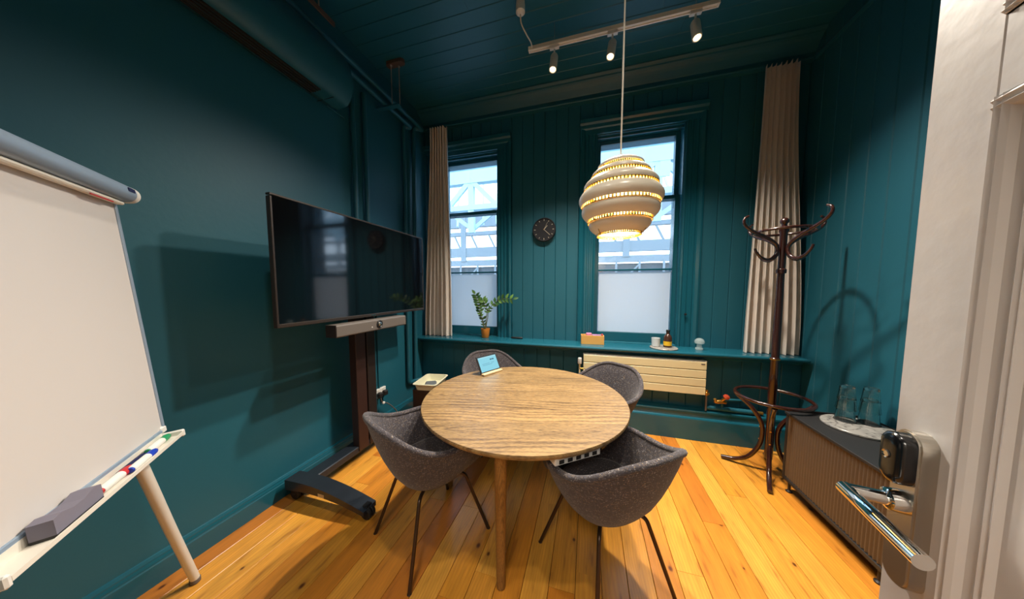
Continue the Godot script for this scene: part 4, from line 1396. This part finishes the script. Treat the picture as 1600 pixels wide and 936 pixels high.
# ---------------------------------------------------------------- lamps
func build_lights() -> void:
	var yr := 3.42
	var zr := -2.315
	var t := thing("light_track", "long white light track hung below the boarded ceiling", "light track")
	var prof := PackedVector2Array([Vector2(-0.018, 0), Vector2(-0.008, 0), Vector2(-0.008, 0.006), Vector2(0.008, 0.006), Vector2(0.008, 0), Vector2(0.018, 0), Vector2(0.018, 0.03), Vector2(-0.018, 0.03)])
	profile_run("rail", prof, Vector3(0.83, yr, zr), Vector3.LEFT, Vector3.BACK, 1.33, M.white_metal, t)
	for x in [-0.507, 0.837]: box("end_cap", Vector3(x, yr + 0.015, zr), Vector3(0.014, 0.031, 0.037), M.white_plastic, t, 0.002)
	for x in [-0.30, 0.70]: tobj("suspension_wire", [Vector3(x, yr + 0.03, zr), Vector3(x, Y_CEIL, zr)], 0.0014, M.rod, t, 6)
	var cup := Vector3(-0.525, 3.53, -2.075)
	lobj("supply_cup", [Vector2(0, -0.035), Vector2(0.02, -0.035), Vector2(0.034, -0.02), Vector2(0.034, 0.025), Vector2(0.03, 0.07), Vector2(0, 0.07)], M.white_plastic, t, Transform3D(Basis(), cup), 28)
	tobj("supply_cord", smooth_path([cup + Vector3(0, -0.03, 0), cup + Vector3(0.005, -0.09, -0.01), cup + Vector3(0.03, -0.115, -0.08), cup + Vector3(0.045, -0.10, -0.17), Vector3(-0.485, yr + 0.02, zr)], 7), 0.005, M.cord, t, 10)

	# a second run of the same lamps above the door end of the room, out of view; it lights the door, the board and the near floor
	var z2 := -0.45
	var t2 := thing("light_track", "second white light track above the door end of the room", "light track")
	profile_run("rail", prof, Vector3(0.83, yr, z2), Vector3.LEFT, Vector3.BACK, 1.66, M.white_metal, t2)
	for x in [-0.7, 0.70]: tobj("suspension_wire", [Vector3(x, yr + 0.03, z2), Vector3(x, Y_CEIL, z2)], 0.0014, M.rod, t2, 6)
	var labels := ["white track spotlight next to the supply cord", "white track spotlight in the middle of the track", "white track spotlight next to the free end of the track"]
	labels.append_array(["white spotlight on the second track, above the flip chart", "white spotlight on the second track, above the door"])
	var xs := [-0.30, 0.145, 0.70, -0.62, 0.30]
	var aim := [Vector3(-0.06, -1, 0.26), Vector3(-0.12, -1, 0.26), Vector3(0.06, -1, 0.24), Vector3(-0.15, -1, -0.25), Vector3(0.1, -1, -0.25)]
	for i in 5:
		var s := thing("track_spotlight", labels[i], "spotlight", Vector3(xs[i], yr, zr if i < 3 else z2), 0, "spotlights on the track")
		box("adapter", Vector3(0, -0.012, 0), Vector3(0.075, 0.024, 0.03), M.white_plastic, s, 0.003)
		tobj("stem", [Vector3(0, -0.02, 0), Vector3(0, -0.075, 0)], 0.007, M.white_metal, s, 12)
		var d: Vector3 = aim[i].normalized()
		var xf := along(Vector3(0, -0.085, 0), -d)
		lobj("head", [Vector2(0.0, -0.108), Vector2(0.022, -0.108), Vector2(0.024, -0.125), Vector2(0.030, -0.125), Vector2(0.031, -0.118), Vector2(0.031, 0.0), Vector2(0.026, 0.012), Vector2(0.0, 0.014)], M.white_metal, s, xf, 28)
		lobj("bulb", [Vector2(0, -0.124), Vector2(0.020, -0.122), Vector2(0.0225, -0.116), Vector2(0, -0.116)], M.bulb, s, xf, 24)
		var l := SpotLight3D.new()
		l.name = "spot"
		s.add_child(l)
		l.position = Vector3(0, -0.085, 0) + d * 0.132
		l.basis = Basis.looking_at(d, Vector3.BACK)
		l.spot_angle = 62.0 if i < 3 else 56.0
		l.spot_angle_attenuation = 1.0
		l.spot_range = 12.0
		l.spot_attenuation = 2.0
		l.light_color = Color(1.0, 0.955, 0.89)
		l.light_energy = SPOT if i < 3 else SPOT_FRONT
		l.light_size = 0.045
		l.shadow_enabled = true

	# flat lamp on the ceiling of the passage behind the door
	var cl := thing("passage_lamp", "square white ceiling lamp in the passage outside the door", "lamp", Vector3(0, 2.70, 1.15))
	box("frame", Vector3(0, -0.02, 0), Vector3(0.64, 0.04, 0.64), M.white_plastic, cl, 0.004)
	box("diffuser", Vector3(0, -0.042, 0), Vector3(0.58, 0.004, 0.58), M.diffuser, cl, 0)
	var al := AreaLight3D.new()
	al.name = "panel_light"
	cl.add_child(al)
	al.area_size = Vector2(0.58, 0.58)
	al.area_range = 10.0
	al.position = Vector3(0, -0.05, 0)
	al.rotation.x = -PI / 2
	al.light_color = Color(1.0, 0.96, 0.9)
	al.light_energy = PASSAGE
	al.shadow_enabled = true

	# pendant: bent white bands with slotted brass rings between them
	var p := thing("pendant_lamp", "white beehive pendant lamp with brass rings over the table", "lamp", Vector3(0.126, 1.69, -1.28))
	var bands := [[0.0, 0.092, 0.053, 0.128], [0.061, 0.136, 0.117, 0.156], [0.125, 0.164, 0.181, 0.156], [0.189, 0.148, 0.233, 0.128], [0.241, 0.118, 0.275, 0.092]]
	for b in bands:
		var prof2 := []
		var inner := []
		for k in 7:
			var u := k / 6.0
			var r: float = lerpf(b[1], b[3], u) + 0.013 * sin(u * PI)
			var y: float = lerpf(b[0], b[2], u)
			prof2.append(Vector2(r, y))
			inner.append(Vector2(r - 0.0022, y))
		inner.reverse()
		lobj("shade_band", prof2 + inner, M.lamp_white, p, Transform3D(), 64, true)
	lobj("top_cap", [Vector2(0.094, 0.283), Vector2(0.094, 0.292), Vector2(0.075, 0.304), Vector2(0.03, 0.312), Vector2(0.012, 0.314), Vector2(0.012, 0.312), Vector2(0.03, 0.309), Vector2(0.074, 0.301), Vector2(0.091, 0.290), Vector2(0.091, 0.283)], M.lamp_white, p, Transform3D(), 64, true)
	for q in [[-0.007, 0.093, 0.004], [0.050, 0.133, 0.064], [0.114, 0.160, 0.128], [0.178, 0.152, 0.192], [0.230, 0.123, 0.244], [0.272, 0.090, 0.285]]:
		var st := S()
		var n := 72
		for k in n:
			var a := TAU * k / n
			cbox(st, Vector3(cos(a) * q[1], (q[0] + q[2]) / 2, sin(a) * q[1]), Vector3(0.002, q[2] - q[0], 0.0052), 0, Basis(Vector3.UP, -a))
		for y in [q[0], q[2]]:
			lathe(st, [Vector2(q[1] + 0.0012, y - 0.0014), Vector2(q[1] + 0.0012, y + 0.0014), Vector2(q[1] - 0.0016, y + 0.0014), Vector2(q[1] - 0.0016, y - 0.0014)], 64, Transform3D(), 35.0, true)
		obj("brass_ring", st, M.lamp_brass, p)
	for k in 3:
		var a := TAU * k / 3 + 0.4
		tobj("frame_rib", [Vector3(cos(a) * 0.02, 0.308, sin(a) * 0.02), Vector3(cos(a) * 0.088, 0.285, sin(a) * 0.088), Vector3(cos(a) * 0.148, 0.18, sin(a) * 0.148), Vector3(cos(a) * 0.135, 0.06, sin(a) * 0.135), Vector3(cos(a) * 0.098, -0.008, sin(a) * 0.098)], 0.0016, M.lamp_brass, p, 6)
	tobj("lamp_holder", [Vector3(0, 0.335, 0), Vector3(0, 0.20, 0)], 0.017, M.white_plastic, p, 16)
	lobj("bulb", [Vector2(0, 0.075), Vector2(0.02, 0.082), Vector2(0.031, 0.105), Vector2(0.030, 0.13), Vector2(0.018, 0.17), Vector2(0.013, 0.20), Vector2(0, 0.20)], M.bulb, p, Transform3D(), 24)
	tobj("cord", [Vector3(0, 0.33, 0), Vector3(0, Y_CEIL - 1.69, 0)], 0.0032, M.cord, p, 8)
	lobj("ceiling_cup", [Vector2(0, Y_CEIL - 1.69 - 0.05), Vector2(0.04, Y_CEIL - 1.69 - 0.05), Vector2(0.05, Y_CEIL - 1.69), Vector2(0, Y_CEIL - 1.69)], M.white_plastic, p, Transform3D(), 24)
	var o := OmniLight3D.new()
	o.name = "glow"
	p.add_child(o)
	o.position = Vector3(0, 0.115, 0)
	o.light_color = Color(1.0, 0.86, 0.58)
	o.light_energy = PENDANT
	o.light_size = 0.03
	o.omni_range = 10.0
	o.omni_attenuation = 2.0
	o.shadow_enabled = true

const PASSAGE := 4.0
const SPOT := 8.0
const SPOT_FRONT := 1.6
const PENDANT := 0.26

# ---------------------------------------------------------------- services on the left wall
func build_pipes_and_unit() -> void:
	var u := thing("air_conditioner", "long rounded teal air conditioning casing high on the plaster wall", "air conditioner", Vector3(X_LEFT + 0.002, 0, 0))
	var pts := PackedVector2Array([Vector2(0, 2.90), Vector2(0.11, 2.845), Vector2(0.13, 2.833), Vector2(0.205, 2.838), Vector2(0.232, 2.846), Vector2(0.258, 2.87), Vector2(0.28, 2.915), Vector2(0.290, 2.97), Vector2(0.288, 3.03), Vector2(0.275, 3.09), Vector2(0.25, 3.15), Vector2(0.215, 3.205), Vector2(0.17, 3.245), Vector2(0.14, 3.252), Vector2(0, 3.255)])
	var st := S()
	extrude(st, pts, 1.72, Transform3D(Basis(), Vector3(0, 0, -1.715)), true)
	obj("casing", st, M.teal, u)
	for k in 5: box("louvre", Vector3(0.120 + k * 0.021, 2.8335 + absf(k - 2.0) * 0.001, -0.76), Vector3(0.012, 0.010, 1.52), M.dark_gap, u, 0.001)
	box("end_seam", Vector3(0.15, 2.835, -1.60), Vector3(0.16, 0.003, 0.003), M.dark_gap, u, 0)
	box("drain_spout", Vector3(0.02, 2.89, -1.80), Vector3(0.012, 0.012, 0.17), M.teal, u, 0.002)

	var a := tobj("heating_pipe", round_corners([Vector3(-1.92, 3.325, 0.29), Vector3(-1.92, 3.325, -2.885), Vector3(-1.99, 3.315, -2.80), Vector3(-1.99, 0.30, -2.73), Vector3(-1.99, 0.30, -2.89)], 0.035), 0.022, M.teal, null, 16)
	tag(a, "upper teal heating pipe running under the ceiling into the corner", "pipe", "teal heating pipes")
	var b := tobj("heating_pipe", round_corners([Vector3(-1.93, 3.24, -1.7155), Vector3(-1.93, 3.24, -2.68), Vector3(-1.99, 3.23, -2.62), Vector3(-1.99, 0.345, -2.60), Vector3(-1.99, 0.345, -2.70), Vector3(-1.94, 0.345, -2.78), Vector3(-1.94, 0.345, -2.91)], 0.035), 0.021, M.teal, null, 16)
	tag(b, "lower teal heating pipe starting at the air unit's end", "pipe", "teal heating pipes")
	var lb := ["straight teal riser pipe behind the television, closer to the air unit", "straight teal riser pipe behind the television, closer to the corner"]
	for k in 2:
		var z: float = [-1.955, -2.085][k]
		var r := tobj("riser_pipe", [Vector3(-2.0, 0.0, z), Vector3(-2.0, 3.22, z)], 0.021, M.teal, null, 16)
		tag(r, lb[k], "pipe", "teal riser pipes")
	var h := thing("pipe_hanger", "brown ceiling plate with two thin rods holding the pipes", "hanger")
	st = S()
	extrude(st, rrect(0.06, 0.19, 0.028), 0.03, Transform3D(Basis(Vector3(0, 0, 1), Vector3(1, 0, 0), Vector3(0, 1, 0)), Vector3(-1.80, Y_CEIL - 0.03, -2.28)))
	obj("plate", st, M.brown_metal, h)
	for q in [Vector3(-1.842, 0, -2.27), Vector3(-1.778, 0, -2.30)]:
		tobj("rod", [Vector3(q.x, 3.20, q.z), Vector3(q.x, Y_CEIL - 0.02, q.z)], 0.0042, M.rod, h, 8)
		lobj("nut", disc_prof(0.010, Y_CEIL - 0.042, Y_CEIL - 0.03, 0.001), M.rod, h, Transform3D(Basis(), Vector3(q.x, 0, q.z)), 6)
	box("cradle", Vector3(-1.895, 3.205, -2.285), Vector3(0.26, 0.012, 0.05), M.teal, h, 0.002)

	var c := thing("cable_tray", "thin brown cable tray with a white fitting above the upper pipe", "cable tray")
	box("tray", Vector3(-1.85, 3.405, -0.70), Vector3(0.012, 0.035, 1.96), M.brown_metal, c, 0.002)
	tobj("rod", [Vector3(-1.85, 3.42, -1.56), Vector3(-1.85, Y_CEIL, -1.56)], 0.0045, M.rod, c, 8)
	tobj("rod", [Vector3(-1.85, 3.42, -0.4), Vector3(-1.85, Y_CEIL, -0.4)], 0.0045, M.rod, c, 8)
	box("fitting", Vector3(-1.85, 3.447, -1.49), Vector3(0.03, 0.05, 0.05), M.white_plastic, c, 0.006)

	var tr := box("cable_trunking", Vector3(X_LEFT + 0.0085, 0.84, -2.17), Vector3(0.016, 0.80, 0.016), M.teal, null, 0.002)
	tag(tr, "slim teal cable trunking from the television down to the socket", "trunking")
	var s := thing("wall_socket", "white double wall socket low on the teal wall beside the stand", "socket", Vector3(X_LEFT, 0.395, -2.175))
	box("plate", Vector3(0.012, 0, 0), Vector3(0.024, 0.088, 0.148), M.white_plastic, s, 0.004)
	for k in 2: box("switch", Vector3(0.026, 0.026, 0.03 - k * 0.06), Vector3(0.006, 0.018, 0.012), M.white_metal, s, 0.002)
	for k in 2:
		var pl := thing("power_plug", ["black plug in the wall socket, with a pale cable", "black plug in the wall socket, beside the one with a cable"][k], "plug", Vector3(X_LEFT + 0.0245, 0.385, -2.140 - k * 0.07), 0, "plugs in the wall socket")
		box("body", Vector3(0.022, 0, 0), Vector3(0.044, 0.05, 0.046), M.rubber, pl, 0.008)
		if k == 0:
			tobj("cable", smooth_path([Vector3(0.03, -0.02, 0), Vector3(0.035, -0.07, -0.01), Vector3(0.05, -0.12, -0.08), Vector3(0.07, -0.22, -0.16), Vector3(0.10, -0.33, -0.20), Vector3(0.16, -0.378, -0.12)], 6), 0.0055, M.bar_grey, pl, 8)
			box("cable_tag", Vector3(0.042, -0.085, -0.02), Vector3(0.02, 0.02, 0.026), M.white_plastic, pl, 0.003)

# ---------------------------------------------------------------- things on the window ledge
func leaf_mesh(l: float, w: float) -> ArrayMesh:
	var st := S()
	st.set_smooth_group(1)
	var n := 6
	for i in n:
		var u0 := float(i) / n
		var u1 := float(i + 1) / n
		for s in [-1.0, 1.0]:
			var w0 := sin(pow(u0, 0.8) * PI) * w * 0.5
			var w1 := sin(pow(u1, 0.8) * PI) * w * 0.5
			var a := Vector3(0, -0.15 * l * u0 * u0, u0 * l)
			var b := Vector3(0, -0.15 * l * u1 * u1, u1 * l)
			var a2 := a + Vector3(s * w0, w0 * 0.25, 0)
			var b2 := b + Vector3(s * w1, w1 * 0.25, 0)
			quad(st, a, b, b2, a2, Vector3.UP)
			var dn := Vector3(0, -0.0008, 0)
			quad(st, a + dn, b + dn, b2 + dn, a2 + dn, Vector3.DOWN)
	st.generate_normals()
	return st.commit()

func build_ledge_things() -> void:
	var y := LEDGE + 0.0005
	var p := thing("potted_plant", "small potted plant with arching leafy stems on the ledge", "plant", Vector3(-1.19, y, -3.0))
	lobj("pot", [Vector2(0, 0), Vector2(0.040, 0), Vector2(0.043, 0.004), Vector2(0.055, 0.108), Vector2(0.055, 0.112), Vector2(0.050, 0.112), Vector2(0.048, 0.098), Vector2(0, 0.098)], M.terracotta, p, Transform3D(), 32)
	lobj("soil", [Vector2(0, 0.0985), Vector2(0.047, 0.0985), Vector2(0.03, 0.104), Vector2(0, 0.105)], M.soil, p, Transform3D(), 20)
	var big := leaf_mesh(0.068, 0.034)
	var small := leaf_mesh(0.045, 0.022)
	var stems := [
		[[Vector3(0.0, 0.1, 0), Vector3(0.03, 0.24, 0.0), Vector3(0.045, 0.32, 0.01), Vector3(0.12, 0.42, 0.02), Vector3(0.24, 0.475, 0.03), Vector3(0.36, 0.472, 0.04)], 9],
		[[Vector3(0.0, 0.1, 0.01), Vector3(0.02, 0.24, 0.02), Vector3(0.03, 0.34, 0.02), Vector3(0.0, 0.43, 0.03), Vector3(-0.02, 0.46, 0.03)], 7],
		[[Vector3(-0.01, 0.1, 0.0), Vector3(-0.03, 0.2, 0.02), Vector3(-0.055, 0.30, 0.03), Vector3(-0.08, 0.43, 0.03), Vector3(-0.11, 0.53, 0.04)], 10],
		[[Vector3(-0.01, 0.1, -0.01), Vector3(-0.03, 0.17, -0.02), Vector3(-0.05, 0.26, -0.02)], 4]]
	for k in stems.size():
		rng.seed = 40 + k
		var path := smooth_path(stems[k][0], 8)
		var rads := []
		for i in path.size(): rads.append(lerpf(0.0055, 0.0022, float(i) / path.size()))
		var stem := tobj("stem", path, rads, M.stem, p, 8)
		var n: int = stems[k][1]
		for i in n:
			var u := 0.42 + 0.58 * float(i) / (n - 1)
			var at: Vector3 = path[int(u * (path.size() - 1))]
			var prev: Vector3 = path[maxi(int(u * (path.size() - 1)) - 2, 0)]
			var dir := (at - prev).normalized()
			for s in [-1.0, 1.0]:
				if i == n - 1 and s > 0: continue
				var side: Vector3 = dir.cross(Vector3(0, 0.25, 1)).normalized() * s
				var d: Vector3 = (dir * (0.55 if i < n - 1 else 2.5) + side + Vector3(0, 0.1, rng.randf_range(-0.35, 0.35))).normalized()
				var upv := Vector3(0, 0.3, 1).normalized()
				var xx: Vector3 = upv.cross(d).normalized()
				put("leaf", big if i > 1 else small, M.leaf if rng.randf() < 0.6 else M.leaf_dark, stem, at, Basis(xx, d.cross(xx), d))

	var ck := thing("wall_clock", "round black wall clock between the two windows", "clock", Vector3(-0.492, 2.118, Z_BACK + 0.0005))
	var face := Transform3D(Basis(Vector3.RIGHT, PI / 2), Vector3.ZERO)
	lobj("case", [Vector2(0, 0), Vector2(0.128, 0), Vector2(0.132, 0.004), Vector2(0.132, 0.036), Vector2(0.128, 0.040), Vector2(0.122, 0.040), Vector2(0.119, 0.034), Vector2(0, 0.034)], M.clock_black, ck, face, 64)
	for k in 12:
		var an := TAU * k / 12
		box("hour_mark", Vector3(sin(an) * 0.105, cos(an) * 0.105, 0.0345), Vector3(0.006, 0.014 if k % 3 else 0.018, 0.001), M.clock_mark, ck, 0, Basis(Vector3.BACK, -an))
	for q in [["hour_hand", 41.0, 0.062, 0.006, 0.0365], ["minute_hand", 133.0, 0.10, 0.0045, 0.0375], ["second_hand", 27.0, 0.098, 0.002, 0.0385]]:
		var an: float = deg_to_rad(q[1])
		box(q[0], Vector3(sin(an), cos(an), 0) * (q[2] * 0.42) + Vector3(0, 0, q[4]), Vector3(q[3], q[2], 0.0008), M.clock_mark, ck, 0, Basis(Vector3.BACK, -an))
	lobj("hub", disc_prof(0.006, 0.034, 0.040, 0.001), M.brass, ck, face, 16)

	var pen := lobj("ledge_marker", [Vector2(0, 0), Vector2(0.010, 0), Vector2(0.0115, 0.004), Vector2(0.0115, 0.125), Vector2(0.008, 0.14), Vector2(0, 0.14)], M.black, null, Transform3D(), 16)
	pen.transform = Transform3D(Basis(Vector3.BACK, PI / 2), Vector3(-0.73, y + 0.0116, -3.02))
	tag(pen, "black marker pen lying on the ledge below the clock", "pen")

	var bx := thing("wooden_box", "small open plywood box on the ledge under the window", "box", Vector3(0.055, y, -2.98), deg_to_rad(4))
	box("base", Vector3(0, 0.004, 0), Vector3(0.235, 0.008, 0.10), M.ply, bx, 0.001)
	for s in [-1.0, 1.0]:
		box("side", Vector3(0, 0.05, s * 0.046), Vector3(0.235, 0.09, 0.008), M.ply, bx, 0.001)
		box("end", Vector3(s * 0.1135, 0.05, 0), Vector3(0.008, 0.09, 0.0838), M.ply, bx, 0.001)
	var notes := [[-0.035, M.pink, "pink pad of sticky notes in the plywood box", 0.105], [0.044, M.purple, "purple pad of sticky notes in the plywood box", 0.09]]
	for k in 2:
		var nt := box("note_pad", Vector3(0.055 + notes[k][0], y + 0.0085 + notes[k][3] / 2, -2.98), Vector3(0.055 + k * 0.035, notes[k][3], 0.05), notes[k][1], null, 0.002, Basis(Vector3.UP, deg_to_rad(4)))
		tag(nt, notes[k][2], "note pad")
	var rs := box("note_pad", Vector3(0.055 + 0.102, y + 0.0085 + 0.05, -2.98), Vector3(0.012, 0.10, 0.05), M.red, null, 0.001, Basis(Vector3.UP, deg_to_rad(4)))
	tag(rs, "red pad of sticky notes at the end of the plywood box", "note pad")

	var bd := lobj("ledge_board", disc_prof(0.125, 0, 0.012, 0.003), M.marble, null, Transform3D(), 48)
	bd.position = Vector3(0.74, y, -2.945)
	tag(bd, "round pale marble board on the ledge", "board")
	var cup := thing("ledge_cup", "pale cup on the round board on the ledge", "cup", Vector3(0.67, y + 0.0125, -2.96))
	lobj("wall", [Vector2(0, 0), Vector2(0.032, 0), Vector2(0.036, 0.005), Vector2(0.040, 0.085), Vector2(0.037, 0.085), Vector2(0.033, 0.008), Vector2(0, 0.008)], M.frost_cup, cup, Transform3D(), 28)
	var jar := thing("ledge_jar", "dark brown bottle with a yellow label on the round board", "bottle", Vector3(0.775, y + 0.0125, -2.95))
	lobj("body", [Vector2(0, 0), Vector2(0.034, 0), Vector2(0.037, 0.004), Vector2(0.037, 0.095), Vector2(0.03, 0.115), Vector2(0.016, 0.13), Vector2(0.016, 0.15), Vector2(0, 0.15)], M.brown_bottle, jar, Transform3D(), 28)
	lobj("bottle_label", [Vector2(0.0372, 0.018), Vector2(0.0376, 0.018), Vector2(0.0376, 0.06), Vector2(0.0372, 0.06)], M.yellow, jar, Transform3D(), 28, true)
	lobj("cap", disc_prof(0.018, 0.1505, 0.172, 0.002), M.black, jar, Transform3D(), 20)

	var orn := thing("glass_ornament", "small domed clear glass ornament near the end of the ledge", "ornament", Vector3(1.055, y, -2.965))
	lobj("foot", [Vector2(0, 0), Vector2(0.034, 0), Vector2(0.035, 0.004), Vector2(0.032, 0.018), Vector2(0.028, 0.022), Vector2(0, 0.022)], M.milky_glass, orn, Transform3D(), 28)
	lobj("stem", [Vector2(0, 0.0225), Vector2(0.024, 0.0225), Vector2(0.022, 0.05), Vector2(0.026, 0.062), Vector2(0, 0.062)], M.milky_glass, orn, Transform3D(), 8)
	var dome := [Vector2(0, 0.0625), Vector2(0.040, 0.0625), Vector2(0.043, 0.072)]
	for k in 7: dome.append(Vector2(0.043 * cos(PI / 2 * k / 6), 0.078 + 0.036 * sin(PI / 2 * k / 6)))
	lobj("dome", dome, M.milky_glass, orn, Transform3D(), 16)

func build_small_things() -> void:
	# dark waste box with a cream tub on top, in the corner under the pipes
	var turn := deg_to_rad(8)
	var b := thing("waste_box", "dark brown box standing in the corner below the pipes", "box", Vector3(-1.64, 0, -2.52), turn)
	var st := S()
	for s in [-1.0, 1.0]:
		cbox(st, Vector3(s * 0.125, 0.19, 0), Vector3(0.012, 0.38, 0.34), 0.002)
		cbox(st, Vector3(0, 0.19, s * 0.164), Vector3(0.238, 0.38, 0.012), 0.002)
	cbox(st, Vector3(0, 0.006, 0), Vector3(0.238, 0.012, 0.316), 0)
	obj("body", st, M.dark_wood, b)
	box("lid", Vector3(0, 0.386, 0), Vector3(0.262, 0.012, 0.344), M.dark_wood, b, 0.002)
	var t := thing("plastic_tub", "shallow cream plastic tub on the dark corner box", "tub", Vector3(-1.63, 0.3925, -2.50), turn)
	st = S()
	var lev := [[0.105, 0.15, 0.0], [0.118, 0.165, 0.06], [0.132, 0.18, 0.064], [0.132, 0.18, 0.068], [0.115, 0.162, 0.068], [0.102, 0.147, 0.006]]
	for i in lev.size() - 1:
		var A := rrect(lev[i][0] * 2, lev[i][1] * 2, 0.035)
		var B := rrect(lev[i + 1][0] * 2, lev[i + 1][1] * 2, 0.035)
		st.set_smooth_group(i + 1)
		for k in A.size():
			var l := (k + 1) % A.size()
			var mid := (A[k] + A[l]) * 0.5
			var d2 := Vector2(B[k].length() - A[k].length(), lev[i + 1][2] - lev[i][2])
			var out := Vector3(mid.x, 0, mid.y).normalized() * d2.y - Vector3.UP * d2.x
			quad(st, Vector3(A[k].x, lev[i][2], A[k].y), Vector3(A[l].x, lev[i][2], A[l].y), Vector3(B[l].x, lev[i + 1][2], B[l].y), Vector3(B[k].x, lev[i + 1][2], B[k].y), out)
	for i in [0, 5]:
		var A := rrect(lev[i][0] * 2, lev[i][1] * 2, 0.035)
		st.set_smooth_group(-1)
		for k in A.size():
			var l := (k + 1) % A.size()
			tri(st, Vector3(0, lev[i][2], 0), Vector3(A[k].x, lev[i][2], A[k].y), Vector3(A[l].x, lev[i][2], A[l].y), Vector3.DOWN if i == 0 else Vector3.UP)
	obj("tub", st, M.tub, t)
	var cl := box("cleaning_cloth", Vector3(-1.625, 0.415, -2.48), Vector3(0.12, 0.03, 0.14), M.shed_dark, null, 0.014, Basis(Vector3.UP, 0.5))
	tag(cl, "folded grey cloth inside the cream tub", "cloth")
